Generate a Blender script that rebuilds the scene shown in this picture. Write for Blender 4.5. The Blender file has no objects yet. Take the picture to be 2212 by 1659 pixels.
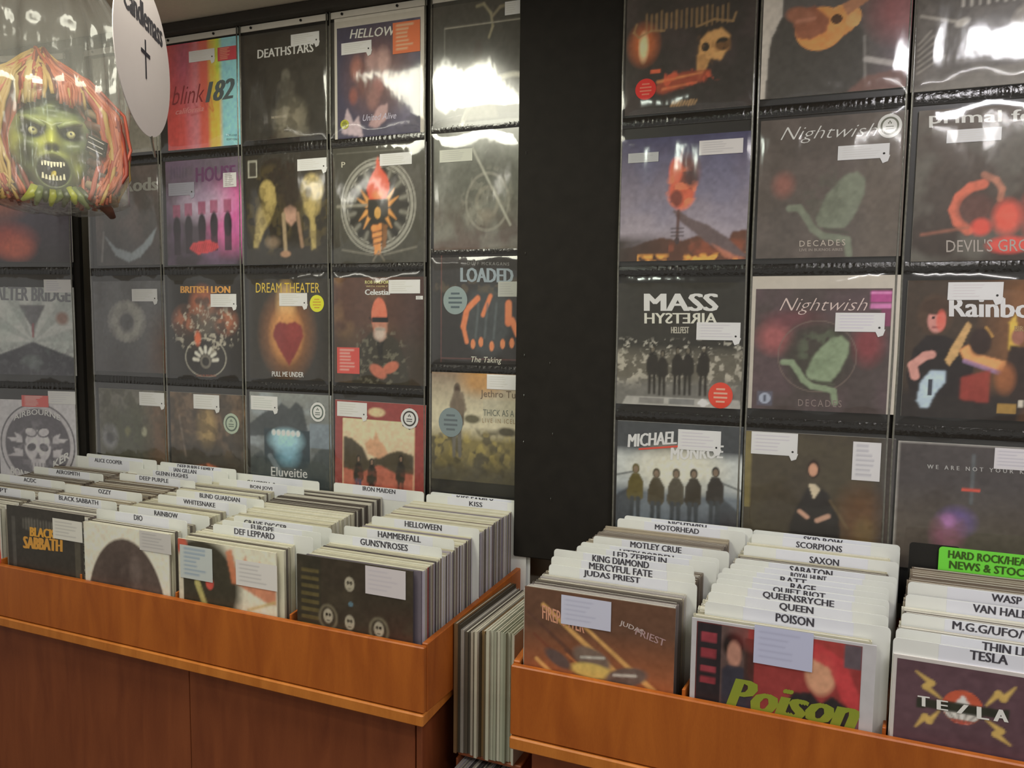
import bpy, math, random
import numpy as np
from mathutils import Matrix, Vector
random.seed(7)
# ------------------------------------------------------------ camera, world, lamps
IMG_W, IMG_H, FPX = 2212.0, 1659.0, 1550.0
YAW, PIT, ROLL = 0.3361, 0.0808, 0.0121
fwd = np.array([-math.sin(YAW)*math.cos(PIT), math.cos(YAW)*math.cos(PIT), -math.sin(PIT)])
r0 = np.array([math.cos(YAW), math.sin(YAW), 0.0]); u0 = np.cross(r0, fwd)
rgt = math.cos(ROLL)*r0 + math.sin(ROLL)*u0
upv = -math.sin(ROLL)*r0 + math.cos(ROLL)*u0
scn = bpy.context.scene
col = scn.collection
cam = bpy.data.cameras.new('camera'); camo = bpy.data.objects.new('camera', cam); col.objects.link(camo)
cam.sensor_width = 36.0; cam.lens = 36.0*FPX/IMG_W; cam.clip_start = 0.02
camo.matrix_world = Matrix(((rgt[0], upv[0], -fwd[0], 0), (rgt[1], upv[1], -fwd[1], 0), (rgt[2], upv[2], -fwd[2], 0), (0, 0, 0, 1)))
scn.camera = camo
world = bpy.data.worlds.new('world'); scn.world = world; world.use_nodes = True
world.node_tree.nodes['Background'].inputs[0].default_value = (1.0, 0.96, 0.90, 1)
world.node_tree.nodes['Background'].inputs[1].default_value = 0.34
def area(name, x, y, z, sx, sy, power, colr):
    l = bpy.data.lights.new(name, 'AREA'); l.shape = 'RECTANGLE'; l.size = sx; l.size_y = sy
    l.energy = power; l.color = colr
    o = bpy.data.objects.new(name, l); o.location = (x, y, z); col.objects.link(o)
    return o
CEIL = 0.965
area('ceiling_light_left', -1.22, 0.86, CEIL-0.012, 0.50, 0.95, 19, (1.0, 0.98, 0.80))
area('ceiling_light_right', 0.78, 0.90, CEIL-0.012, 0.55, 0.30, 14, (1.0, 0.97, 1.0))
area('ceiling_light_rear', 0.80, -0.20, CEIL-0.012, 0.70, 0.13, 9, (1.0, 0.96, 0.94))
area('ceiling_light_centre', -0.62, -0.25, CEIL-0.012, 0.16, 0.30, 4, (0.9, 1.0, 0.86))
area('ceiling_light_far', -2.6, -0.6, CEIL-0.012, 1.2, 0.3, 9, (1.0, 0.96, 0.84))
scn.view_settings.view_transform = 'Standard'; scn.view_settings.look = 'None'
scn.view_settings.exposure = 0.22; scn.view_settings.gamma = 1.0
scn.view_settings.use_curve_mapping = False

# ------------------------------------------------------------ helpers
def lin(c):
    c = np.asarray(c, float)/255.0
    return np.where(c <= 0.04045, c/12.92, ((c+0.055)/1.055)**2.4)
KA = 1.6          # print albedo from the tones read off the photograph
KOFF, KGAIN = 0.012, 1.62
def ray(x, y): return fwd*FPX + rgt*(x-IMG_W/2) - upv*(y-IMG_H/2)
class Plane:
    """a vertical plane through (x, y), its direction turned by phi about Z"""
    def __init__(s, x, y, phi):
        s.o = np.array([x, y, 0.0]); s.phi = phi
        s.ex = np.array([math.cos(phi), math.sin(phi), 0]); s.n = np.array([math.sin(phi), -math.cos(phi), 0])
    def uv(s, px, py, off=0.0):
        d = ray(px, py); o = s.o + s.n*off
        P = d*((o@s.n)/(d@s.n))
        return float((P-s.o)@s.ex), float(P[2])
    def pt(s, a, z, off=0.0): return s.o + s.ex*a + s.n*off + np.array([0, 0, z])
def tag(o, label=None, cat=None, group=None, kind=None):
    if label: o['label'] = label
    if cat: o['category'] = cat
    if group: o['group'] = group
    if kind: o['kind'] = kind
    return o
def empty(name, loc, rz=0.0, **k):
    o = bpy.data.objects.new(name, None); o.empty_display_size = 0.05
    o.location = Vector([float(v) for v in loc]); o.rotation_euler = (0, 0, rz); col.objects.link(o)
    return tag(o, **k)
def link(name, me, mats=(), parent=None, **k):
    o = bpy.data.objects.new(name, me)
    for m in (mats if isinstance(mats, (list, tuple)) else [mats]):
        if m: me.materials.append(m)
    if parent: o.parent = parent
    col.objects.link(o)
    return tag(o, **k)
class MB:
    def __init__(s): s.v = []; s.f = []; s.m = []; s.c = []
    def add(s, vs, fs, mi=0, c=None):
        b = len(s.v); s.v += [tuple(map(float, p)) for p in vs]; s.f += [tuple(i+b for i in f) for f in fs]; s.m += [mi]*len(fs)
        s.c += [tuple(c) if c is not None else (1, 1, 1)]*len(vs)
        return s
    def box(s, x0, y0, z0, x1, y1, z1, mi=0, c=None):
        vs = [(x, y, z) for z in (z0, z1) for y in (y0, y1) for x in (x0, x1)]
        return s.add(vs, [(0, 2, 3, 1), (4, 5, 7, 6), (0, 1, 5, 4), (2, 6, 7, 3), (0, 4, 6, 2), (1, 3, 7, 5)], mi, c)
    def cbox(s, x0, y0, z0, x1, y1, z1, b=0.002, mi=0):
        """box with chamfered long edges (octagonal in the x-z and x-y sense: bevel on all vertical-front edges)"""
        pr = [(x0+b, y0), (x1-b, y0), (x1, y0+b), (x1, y1-b), (x1-b, y1), (x0+b, y1), (x0, y1-b), (x0, y0+b)]
        pi = [(x0+b, y0+b), (x1-b, y0+b), (x1-b, y0+b), (x1-b, y1-b), (x1-b, y1-b), (x0+b, y1-b), (x0+b, y1-b), (x0+b, y0+b)]
        vs = [(p[0], p[1], z0) for p in pi]+[(p[0], p[1], z0+b) for p in pr]+[(p[0], p[1], z1-b) for p in pr]+[(p[0], p[1], z1) for p in pi]
        fs = [tuple(range(7, -1, -1)), tuple(range(24, 32))]
        for L in range(3):
            for i in range(8):
                j = (i+1) % 8; fs.append((L*8+i, L*8+j, L*8+8+j, L*8+8+i))
        return s.add(vs, fs, mi)
    def tube(s, pts, rad, n=8, mi=0, c=None, flat=1.0):
        pts = [Vector(p) for p in pts]; rad = rad if hasattr(rad, '__len__') else [rad]*len(pts)
        vs = []; fs = []
        for i, p in enumerate(pts):
            t = (pts[min(i+1, len(pts)-1)]-pts[max(i-1, 0)]).normalized()
            a = t.cross(Vector((0.13, 1, 0.21))).normalized(); b = t.cross(a)
            for k in range(n):
                an = 2*math.pi*k/n; vs.append(p + a*(math.cos(an)*rad[i]) + b*(math.sin(an)*rad[i]*flat))
        for i in range(len(pts)-1):
            for k in range(n):
                l = (k+1) % n; fs.append((i*n+k, i*n+l, (i+1)*n+l, (i+1)*n+k))
        fs += [tuple(range(n-1, -1, -1)), tuple((len(pts)-1)*n+k for k in range(n))]
        return s.add(vs, fs, mi, c)
    def disc(s, x, y, z, rx, rz, t, n=32, mi=0, c=None):
        """a round plate facing -y"""
        vs = [(x+rx*math.cos(2*math.pi*k/n), y+d, z+rz*math.sin(2*math.pi*k/n)) for d in (0, t) for k in range(n)]
        fs = [tuple(range(n)), tuple(range(2*n-1, n-1, -1))]+[(k, k+n, (k+1) % n+n, (k+1) % n) for k in range(n)]
        return s.add(vs, fs, mi, c)
    def mesh(s, name, color=False, smooth=False):
        me = bpy.data.meshes.new(name); me.from_pydata(s.v, [], s.f); me.polygons.foreach_set('material_index', s.m)
        if color:
            a = me.color_attributes.new('Col', 'FLOAT_COLOR', 'POINT')
            a.data.foreach_set('color', np.array([tuple(c)+(1,) for c in s.c], np.float32).ravel())
        if smooth: me.polygons.foreach_set('use_smooth', [True]*len(me.polygons))
        me.update(); return me
    def build(s, name, mats, parent=None, color=False, smooth=False, **k):
        return link(name, s.mesh(name, color, smooth), mats, parent, **k)

# ------------------------------------------------------------ materials
def newmat(name):
    m = bpy.data.materials.new(name); m.use_nodes = True
    nt = m.node_tree; b = nt.nodes['Principled BSDF']; return m, nt, b
def plain(name, c, rough=0.5, noise=0.0, scale=40.0, bump=0.0, spec=0.5, metal=0.0, dark=None):
    m, nt, b = newmat(name); c = lin(c)
    b.inputs['Roughness'].default_value = rough; b.inputs['Specular IOR Level'].default_value = spec
    b.inputs['Metallic'].default_value = metal
    tc = nt.nodes.new('ShaderNodeTexCoord'); n = nt.nodes.new('ShaderNodeTexNoise')
    n.inputs['Scale'].default_value = scale; n.inputs['Detail'].default_value = 5
    nt.links.new(tc.outputs['Object'], n.inputs['Vector'])
    r = nt.nodes.new('ShaderNodeValToRGB'); k = 1-noise
    r.color_ramp.elements[0].position = 0.3; r.color_ramp.elements[1].position = 0.7
    r.color_ramp.elements[0].color = tuple((lin(dark) if dark is not None else c*k))+(1,); r.color_ramp.elements[1].color = tuple(c)+(1,)
    nt.links.new(n.outputs['Fac'], r.inputs[0]); nt.links.new(r.outputs[0], b.inputs['Base Color'])
    if bump:
        bp = nt.nodes.new('ShaderNodeBump'); bp.inputs['Strength'].default_value = bump; bp.inputs['Distance'].default_value = 0.002
        nt.links.new(n.outputs['Fac'], bp.inputs['Height']); nt.links.new(bp.outputs[0], b.inputs['Normal'])
    return m
def wood(name, c0, c1, rough=0.42):
    m, nt, b = newmat(name)
    tc = nt.nodes.new('ShaderNodeTexCoord'); mp = nt.nodes.new('ShaderNodeMapping'); mp.inputs['Scale'].default_value = (9.0, 9.0, 1.6)
    n = nt.nodes.new('ShaderNodeTexNoise'); n.inputs['Scale'].default_value = 2.2; n.inputs['Detail'].default_value = 8; n.inputs['Distortion'].default_value = 0.7
    n2 = nt.nodes.new('ShaderNodeTexNoise'); n2.inputs['Scale'].default_value = 60; n2.inputs['Detail'].default_value = 3
    mx = nt.nodes.new('ShaderNodeMath'); mx.operation = 'MULTIPLY_ADD'; mx.inputs[1].default_value = 0.25
    r = nt.nodes.new('ShaderNodeValToRGB'); r.color_ramp.elements[0].position = 0.38; r.color_ramp.elements[1].position = 0.82
    r.color_ramp.elements[0].color = tuple(lin(c0))+(1,); r.color_ramp.elements[1].color = tuple(lin(c1))+(1,)
    L = nt.links.new
    L(tc.outputs['Object'], mp.inputs[0]); L(mp.outputs[0], n.inputs['Vector']); L(mp.outputs[0], n2.inputs['Vector'])
    L(n2.outputs['Fac'], mx.inputs[0]); L(n.outputs['Fac'], mx.inputs[2]); L(mx.outputs[0], r.inputs[0]); L(r.outputs[0], b.inputs['Base Color'])
    b.inputs['Roughness'].default_value = rough
    bp = nt.nodes.new('ShaderNodeBump'); bp.inputs['Strength'].default_value = 0.08; bp.inputs['Distance'].default_value = 0.002
    L(n2.outputs['Fac'], bp.inputs['Height']); L(bp.outputs[0], b.inputs['Normal'])
    return m
def vcol(name, rough=0.45, spec=0.4, bump=0.0, bscale=300):
    m, nt, b = newmat(name)
    a = nt.nodes.new('ShaderNodeAttribute'); a.attribute_name = 'Col'
    nt.links.new(a.outputs['Color'], b.inputs['Base Color']); b.inputs['Roughness'].default_value = rough; b.inputs['Specular IOR Level'].default_value = spec
    if bump:
        n = nt.nodes.new('ShaderNodeTexNoise'); n.inputs['Scale'].default_value = bscale
        tc = nt.nodes.new('ShaderNodeTexCoord'); nt.links.new(tc.outputs['Object'], n.inputs['Vector'])
        bp = nt.nodes.new('ShaderNodeBump'); bp.inputs['Strength'].default_value = bump; bp.inputs['Distance'].default_value = 0.001
        nt.links.new(n.outputs['Fac'], bp.inputs['Height']); nt.links.new(bp.outputs[0], b.inputs['Normal'])
    return m
def film(name, haze=0.05, gloss=0.10, edge=0.5, rough=0.07, bscale=9.0, bump=0.12, tint=(1, 1, 1), stretch=(1, 1, 1)):
    """clear plastic film: see-through with a gloss that strengthens at grazing angles"""
    m = bpy.data.materials.new(name); m.use_nodes = True; nt = m.node_tree; nt.nodes.clear(); L = nt.links.new
    out = nt.nodes.new('ShaderNodeOutputMaterial')
    tr = nt.nodes.new('ShaderNodeBsdfTransparent'); tr.inputs[0].default_value = tuple(tint)+(1,)
    gl = nt.nodes.new('ShaderNodeBsdfGlossy'); gl.inputs['Roughness'].default_value = rough
    df = nt.nodes.new('ShaderNodeBsdfDiffuse'); df.inputs[0].default_value = (0.8, 0.8, 0.76, 1)
    lw = nt.nodes.new('ShaderNodeLayerWeight'); lw.inputs[0].default_value = 0.35
    mr = nt.nodes.new('ShaderNodeMapRange'); mr.inputs['To Min'].default_value = gloss; mr.inputs['To Max'].default_value = edge
    m1 = nt.nodes.new('ShaderNodeMixShader'); m1.inputs[0].default_value = haze; m2 = nt.nodes.new('ShaderNodeMixShader')
    tc = nt.nodes.new('ShaderNodeTexCoord'); mp = nt.nodes.new('ShaderNodeMapping'); mp.inputs['Scale'].default_value = stretch
    n = nt.nodes.new('ShaderNodeTexNoise'); n.inputs['Scale'].default_value = bscale; n.inputs['Detail'].default_value = 3
    bp = nt.nodes.new('ShaderNodeBump'); bp.inputs['Strength'].default_value = bump; bp.inputs['Distance'].default_value = 0.02
    L(tc.outputs['Object'], mp.inputs[0]); L(mp.outputs[0], n.inputs['Vector']); L(n.outputs['Fac'], bp.inputs['Height'])
    L(bp.outputs[0], gl.inputs['Normal'])
    L(lw.outputs['Facing'], mr.inputs['Value']); L(mr.outputs[0], m2.inputs[0])
    L(tr.outputs[0], m1.inputs[1]); L(df.outputs[0], m1.inputs[2]); L(m1.outputs[0], m2.inputs[1]); L(gl.outputs[0], m2.inputs[2]); L(m2.outputs[0], out.inputs[0])
    return m
M = dict(
    board=plain('black_board', (38, 35, 31), 0.75, 0.25, 25, 0.05, 0.2),
    wall=plain('cream_wall', (196, 186, 166), 0.9, 0.08, 30, 0.1, 0.2),
    ceiling=plain('ceiling_paint', (205, 196, 180), 0.95, 0.06, 60, 0.15, 0.1),
    floor=plain('floor', (110, 95, 80), 0.5, 0.2, 5),
    trim=plain('dark_trim', (52, 47, 40), 0.7, 0.2, 20),
    backing=plain('black_backing', (33, 31, 29), 0.35, 0.2, 60, 0.1, 0.5),
    print=vcol('cover_print', 0.42, 0.35), paper=vcol('paper', 0.75, 0.2), gloss=vcol('gloss_print', 0.16, 0.9),
    rubber=vcol('painted_rubber', 0.38, 0.5, 0.5, 160), hairm=vcol('hair', 0.5, 0.4),
    film=film('pocket_film', 0.022, 0.042, 0.50, 0.09, 7.0, 0.10, stretch=(1.6, 1, 0.7)),
    bag=film('bag_film', 0.12, 0.035, 0.40, 0.16, 9.0, 0.5, stretch=(2.2, 2.2, 0.8)),
    sleevefilm=film('sleeve_film', 0.03, 0.05, 0.5, 0.10, 10.0, 0.1),
    weld=plain('clear_weld', (120, 118, 108), 0.12, 0.35, 90, 0.2, 0.9),
    seam=plain('crumpled_black_plastic', (36, 34, 31), 0.14, 0.1, 120, 0.6, 0.8),
    white=plain('white_card', (238, 240, 236), 0.5, 0.03, 30),
    label=plain('label_paper', (234, 236, 246), 0.6, 0.03, 30),
    tape=plain('white_tape', (214, 208, 196), 0.6, 0.06, 60), pin=plain('black_pin', (20, 20, 20), 0.3),
    wood=wood('orange_wood', (156, 78, 24), (188, 104, 36)), woodlip=wood('light_wood_edge', (182, 104, 36), (212, 132, 56)),
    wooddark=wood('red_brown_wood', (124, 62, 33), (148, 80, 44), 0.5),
    green=plain('green_card', (120, 226, 70), 0.6, 0.03, 30), black=plain('black_card', (30, 28, 26), 0.5),
    lamp=plain('lamp_housing', (225, 222, 210), 0.4), metal=plain('metal', (150, 150, 150), 0.3, metal=1.0),
)

# ------------------------------------------------------------ flat print: a small painter on a grid of vertices
def blur(a, n=1):
    for _ in range(n):
        p = np.pad(a, [(1, 1), (1, 1)]+[(0, 0)]*(a.ndim-2), mode='edge')
        a = (p[:-2, 1:-1]+p[2:, 1:-1]+p[1:-1, :-2]+p[1:-1, 2:]+4*p[1:-1, 1:-1])/8
    return a
class Art:
    def __init__(s, bg, n=88, seed=1):
        s.n = n; s.U, s.V = np.meshgrid(np.linspace(0, 1, n), np.linspace(0, 1, n)); s.I = np.zeros((n, n, 3))+lin(bg); s.rng = np.random.RandomState(seed); s.tex = 1.0
    def mix(s, m, c, a=1.0):
        c = np.asarray(c, float); c = lin(c) if c.ndim == 1 else c
        m = np.clip(m, 0, 1)[..., None]*a; s.I = s.I*(1-m)+c*m; return s
    def nz(s, sc, oc=3):
        t = np.zeros((s.n, s.n)); w = 0
        for o in range(oc):
            k = int(sc*2**o)+2; g = s.rng.rand(k, k); x = s.U*(k-1.001); y = s.V*(k-1.001)
            i = x.astype(int); j = y.astype(int); fx = x-i; fy = y-j; fx = fx*fx*(3-2*fx); fy = fy*fy*(3-2*fy)
            t += (g[j, i]*(1-fx)*(1-fy)+g[j, i+1]*fx*(1-fy)+g[j+1, i]*(1-fx)*fy+g[j+1, i+1]*fx*fy)/2**o; w += 1/2**o
        return t/w
    def noise(s, c, sc=5, lo=0.45, hi=0.7, a=0.6, mask=None):
        m = (s.nz(sc)-lo)/(hi-lo); m = np.clip(m, 0, 1)
        if mask is not None: m = m*mask
        return s.mix(m, c, a)
    def scribble(s, x0, y0, x1, y1, c, n=14, a=.8, w=.006, lean=0.0):
        """a row of strokes standing in for lettering the photograph does not let one read"""
        for k in range(n):
            x = x0+(x1-x0)*(k+.5)/n; t = s.rng.uniform(0, .4)*(y1-y0); s.line(x+lean*(y1-y0), y0+t*.5, x, y1-t*.4, w*s.rng.uniform(.6, 1.3), c, a)
        return s
    def ym(s, v0, v1, soft=0.03): return np.clip((s.V-v0)/soft+0.5, 0, 1)*np.clip((v1-s.V)/soft+0.5, 0, 1)
    def vgrad(s, c0, c1, v0=0, v1=1):
        t = np.clip((s.V-v0)/(v1-v0), 0, 1)[..., None]; s.I = lin(c0)*(1-t)+lin(c1)*t; return s
    def em(s, x, y, rx, ry, soft=0.15, rot=0):
        c, q = math.cos(rot), math.sin(rot); dx = s.U-x; dy = s.V-y
        d = np.hypot((dx*c+dy*q)/rx, (-dx*q+dy*c)/ry); return np.clip((1-d)/soft+0.5, 0, 1)
    def ell(s, x, y, rx, ry, c, soft=0.15, a=1, rot=0): return s.mix(s.em(x, y, rx, ry, soft, rot), c, a)
    def ring(s, x, y, r, w, c, a=1, ry=None):
        d = np.hypot(s.U-x, (s.V-y)*(r/(ry or r))); return s.mix(np.clip(1-np.abs(d-r)/w, 0, 1)*1.5, c, a)
    def rect(s, x0, y0, x1, y1, c, a=1):
        e = 0.8/s.n; m = np.clip((s.U-x0)/e+.5, 0, 1)*np.clip((x1-s.U)/e+.5, 0, 1)*np.clip((s.V-y0)/e+.5, 0, 1)*np.clip((y1-s.V)/e+.5, 0, 1)
        return s.mix(m, c, a)
    def poly(s, pts, c, a=1, b=0):
        m = np.zeros((s.n, s.n), bool); P = pts
        for i in range(len(P)):
            x0, y0 = P[i]; x1, y1 = P[(i+1) % len(P)]
            if y0 == y1: continue
            m ^= ((s.V > min(y0, y1)) & (s.V <= max(y0, y1)) & (s.U < (x1-x0)*(s.V-y0)/(y1-y0)+x0))
        return s.mix(blur(m.astype(float), 1+b), c, a)
    def line(s, x0, y0, x1, y1, w, c, a=1, w1=None):
        dx, dy = x1-x0, y1-y0; t = np.clip(((s.U-x0)*dx+(s.V-y0)*dy)/(dx*dx+dy*dy), 0, 1)
        d = np.hypot(s.U-x0-t*dx, s.V-y0-t*dy); ww = w+((w1 if w1 is not None else w)-w)*t
        return s.mix(np.clip((ww-d)*s.n*0.6+0.5, 0, 1), c, a)
    def path(s, pts, w, c, a=1):
        for p, q in zip(pts[:-1], pts[1:]): s.line(p[0], p[1], q[0], q[1], w, c, a)
        return s
    def person(s, x, top, h, coat, head, legs=None):
        s.poly([(x-.11*h, top+.30*h), (x-.05*h, top+.16*h), (x+.05*h, top+.16*h), (x+.12*h, top+.3*h), (x+.12*h, top+.55*h), (x+.07*h, top+.62*h), (x-.08*h, top+.62*h), (x-.13*h, top+.55*h)], coat)
        s.line(x-.045*h, top+.58*h, x-.05*h, top+h, .035*h, legs or coat, 1, .025*h); s.line(x+.04*h, top+.58*h, x+.05*h, top+h, .035*h, legs or coat, 1, .025*h)
        s.ell(x, top+.09*h, .055*h, .085*h, coat, .3); s.ell(x, top+.10*h, .035*h, .055*h, head, .4, .9); return s
    def mesh(s, name, x0, z0, w, h, y=0.0, k=None):
        n = s.n; X = x0+s.U*w; Z = z0+h-s.V*h
        co = np.stack([X, np.full_like(X, y), Z], -1).reshape(-1, 3).astype(np.float32)
        i = np.arange(n*n).reshape(n, n); q = np.stack([i[1:, :-1], i[1:, 1:], i[:-1, 1:], i[:-1, :-1]], -1).reshape(-1, 4)
        me = bpy.data.meshes.new(name); me.vertices.add(n*n); me.vertices.foreach_set('co', co.ravel())
        nf = len(q); me.loops.add(nf*4); me.loops.foreach_set('vertex_index', q.ravel().astype(np.int32))
        me.polygons.add(nf); me.polygons.foreach_set('loop_start', np.arange(0, nf*4, 4, dtype=np.int32))
        me.update(calc_edges=True)
        a = me.color_attributes.new('Col', 'FLOAT_COLOR', 'POINT')
        g0 = s.I.mean(-1, keepdims=True); g = (g0+(s.I-g0)*.86)*(1+.34*(s.nz(30, 2)-.5)[..., None]*s.tex)
        c = np.concatenate([np.clip((g-KOFF)*KGAIN, 0.003, 0.85) if k is None else np.clip(g*k, 0, .85), np.ones((n, n, 1))], -1)
        a.data.foreach_set('color', c.reshape(-1).astype(np.float32)); return me

# ------------------------------------------------------------ lettering
_fc = {}
def glyphs(txt, bold=0.0, shear=0.0, space=1.0):
    key = (txt, bold, shear, space)
    if key in _fc: return _fc[key]
    cu = bpy.data.curves.new('lettering_source', 'FONT'); cu.body = txt; cu.resolution_u = 2; cu.offset = bold; cu.shear = shear; cu.space_character = space; cu.fill_mode = 'FRONT'
    o = bpy.data.objects.new('lettering_source', cu); col.objects.link(o); bpy.context.view_layer.update()
    me = bpy.data.meshes.new_from_object(o.evaluated_get(bpy.context.evaluated_depsgraph_get()))
    n = len(me.vertices); co = np.zeros(n*3); me.vertices.foreach_get('co', co); co = co.reshape(-1, 3)
    fs = [tuple(p.vertices) for p in me.polygons]
    bpy.data.objects.remove(o); bpy.data.meshes.remove(me); bpy.data.curves.remove(cu)
    lo = co.min(0); hi = co.max(0); uvp = (co[:, :2]-lo[:2])/np.maximum(hi-lo, 1e-6)[:2]
    _fc[key] = (uvp, fs); return _fc[key]
def write(mb, txt, quad, y, c, bold=0.02, shear=0.0, mirror=False, arc=0.0, space=1.0):
    """quad: local (x, z) of top-left, top-right, bottom-right, bottom-left"""
    heavy = max(bold, 0)*1.6; uvp, fs = glyphs(txt, min(bold, 0), shear, space)
    tl, tr, br, bl = [np.array(p) for p in quad]; u = uvp[:, 0:1]; v = uvp[:, 1:2]
    if mirror: u = 1-u
    P = (bl*(1-u)+br*u)*(1-v)+(tl*(1-u)+tr*u)*v
    P[:, 1] += arc*(1-(2*u[:, 0]-1)**2)
    hh = np.linalg.norm(tl-bl)
    for q, dx in enumerate((0, -heavy, heavy) if heavy else (0,)):
        vs = [(p[0]+dx*hh, y-.00002*q, p[1]) for p in P]
        mb.add(vs, [f[::-1] for f in fs] if mirror else fs, 0, np.clip(lin(c)*KA, 0, .85))

# ------------------------------------------------------------ one record: sleeve board, printed cover, lettering, stickers
def sticker_mesh(x0, z0, x1, z1, y, c, kind='price', ink=(120, 118, 130), n=None):
    w, h = x1-x0, z1-z0
    if kind == 'round':
        mb = MB(); cc = np.clip(lin(c)*KA, 0, .85); xc, zc = (x0+x1)/2, (z0+z1)/2
        mb.disc(xc, y, zc, w/2, h/2, 0.0006, 28, 0, cc); ik = np.clip(lin(ink)*KA, 0, .85)
        for k in range(4):
            hw = w*(0.18+0.1*(k in (1, 2))); zz = zc+h*(0.24-0.16*k); mb.box(xc-hw, y-0.0003, zz-h*.035, xc+hw, y, zz+h*.035, 0, ik)
        return mb.mesh('round_sticker', True)
    if kind == 'badge':
        mb = MB(); cc = np.clip(lin(c)*KA, 0, .85); ik = np.clip(lin(ink)*KA, 0, .85); xc, zc = (x0+x1)/2, (z0+z1)/2
        mb.disc(xc, y, zc, w/2, h/2, 0.0006, 28, 0, cc)
        for k in range(8):
            an = math.pi/4*k; mb.disc(xc+w*.47*math.cos(an), y+0.0002, zc+h*.47*math.sin(an), w*.07, h*.07, 0.0004, 8, 0, ik)
        mb.disc(xc, y-0.0003, zc, w*.38, h*.38, 0.0003, 24, 0, ik); mb.disc(xc, y-0.0006, zc, w*.30, h*.30, 0.0003, 24, 0, cc)
        for dx, dz in ((-.05, .12), (.05, .12), (0, .18)): mb.disc(xc+w*dx, y-0.0009, zc+h*dz, w*.03, h*.04, 0.0003, 8, 0, ik)
        for k in range(2): mb.box(xc-w*.16, y-0.0009, zc-h*(.03+.1*k)-h*.02, xc+w*.16, y-0.0006, zc-h*(.03+.1*k)+h*.02, 0, ik)
        return mb.mesh('round_badge', True)
    a = Art(c, 26, 3); a.tex = 0.0
    for k in range(5 if kind == 'price' else 7):
        v = 0.16+0.16*k if kind == 'price' else 0.1+0.125*k; q = random.uniform(.5, .9); s0 = 0.08 if kind == 'price' else 0.12
        a.rect(s0, v-.03, s0+q*(1-2*s0), v+.03, ink, 0.35 if kind == 'price' else 0.8)
    return a.mesh('price_label', x0, z0, w, h, y, KA*.86)
FILM_RIM = 0.004
def record(pl, tl, br, art, label, group=None, texts=(), stick=(), off=0.0052, border=None, rot=0.0, size=None, board=(225, 222, 214),
           name='displayed_record', tab=True, film_on=False, n=88, zbase=None, gloss=False, k=None, thick=0.0035):
    """art: Art; tl / br in photo pixels on plane pl; texts: (string, x0,y0,x1,y1 px, colour, opts); stick: (x0,y0,x1,y1 px, colour, kind)"""
    a0, z1 = pl.uv(*tl, off=off+thick) if tl else (None, None)
    if br: a1, z0 = pl.uv(*br, off=off+thick)
    if size:
        if tl: a1 = a0+size; z0 = z1-size
        else: a0 = a1-size; z1 = z0+size
    w, h = a1-a0, z1-z0
    root = empty(name, pl.pt((a0+a1)/2, z0, off), pl.phi, label=label, cat='record', group=group)
    root.rotation_euler = (0, rot, pl.phi)
    X0, X1, Z1 = -w/2, w/2, h; yf = -thick
    MB().box(X0, yf, 0, X1, 0, Z1).build('sleeve_board', plain_c(board), root)
    b = border or (0, 0, 0, 0)      # l, t, r, b in fractions
    me = art.mesh('cover_print', X0+w*b[0], h*b[3], w*(1-b[0]-b[2]), h*(1-b[1]-b[3]), yf-0.0003, k)
    link('cover_print', me, M['gloss'] if gloss else M['print'], root)
    def loc(x, y):
        a, z = pl.uv(x, y, off=off+thick); return (a-(a0+a1)/2, z-z0)
    if texts:
        mb = MB()
        for t in texts:
            s, x0, y0, x1, y1, c = t[:6]; o = t[6] if len(t) > 6 else {}
            sl = o.pop('slope', None) if o else None
            sl = sl or (0, 0)
            q = [loc(x0, y0), loc(x1, y0+sl[0]), loc(x1, y1+sl[1]), loc(x0, y1)]
            write(mb, s, q, yf-0.0008, c, **{**dict(bold=0.015), **o})
        mb.build('lettering', M['print'], root, color=True)
    for s in stick:
        x0, y0, x1, y1, c, kind = s[:6]; ink = s[6] if len(s) > 6 else (120, 118, 130)
        p = loc(x0, y1); q = loc(x1, y0)
        me = sticker_mesh(p[0], p[1], q[0], q[1], yf-0.0016, c, kind, ink)
        nm = {'price': 'price_label', 'round': 'round_sticker', 'badge': 'round_badge', 'note': 'hype_sticker', 'grey': 'round_sticker'}.get(kind, 'hype_sticker')
        so = link(nm, me, M['paper'], root)
        if kind == 'price' and tab and q[0]-p[0] > 0.03:
            mb = MB(); ww = q[0]-p[0]; xx = q[0]-ww*.12; cc = np.clip(lin(c)*KA, 0, .85)
            mb.add([(xx-ww*.07, yf-.0018, p[1]+.004), (xx+ww*.14, yf-.0018, p[1]+.006), (xx+ww*.10, yf-.0018, p[1]-.008), (xx, yf-.0018, p[1]-.012)], [(0, 3, 2, 1)], 0, cc)
            mb.disc(q[0]-ww*.1, yf-.0021, p[1]+.010, .0025, .0025, .0003, 10, 0, (0.02, 0.02, 0.02))
            mb.build('peeled_corner', M['paper'], so, color=True)
    return root, (a0, z0, a1, z1)
_pc = {}
def plain_c(c, rough=0.55):
    key = tuple(c)+(rough,)
    if key not in _pc: _pc[key] = plain('card_%d_%d_%d' % tuple(c), c, rough, 0.08, 50)
    return _pc[key]

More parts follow.
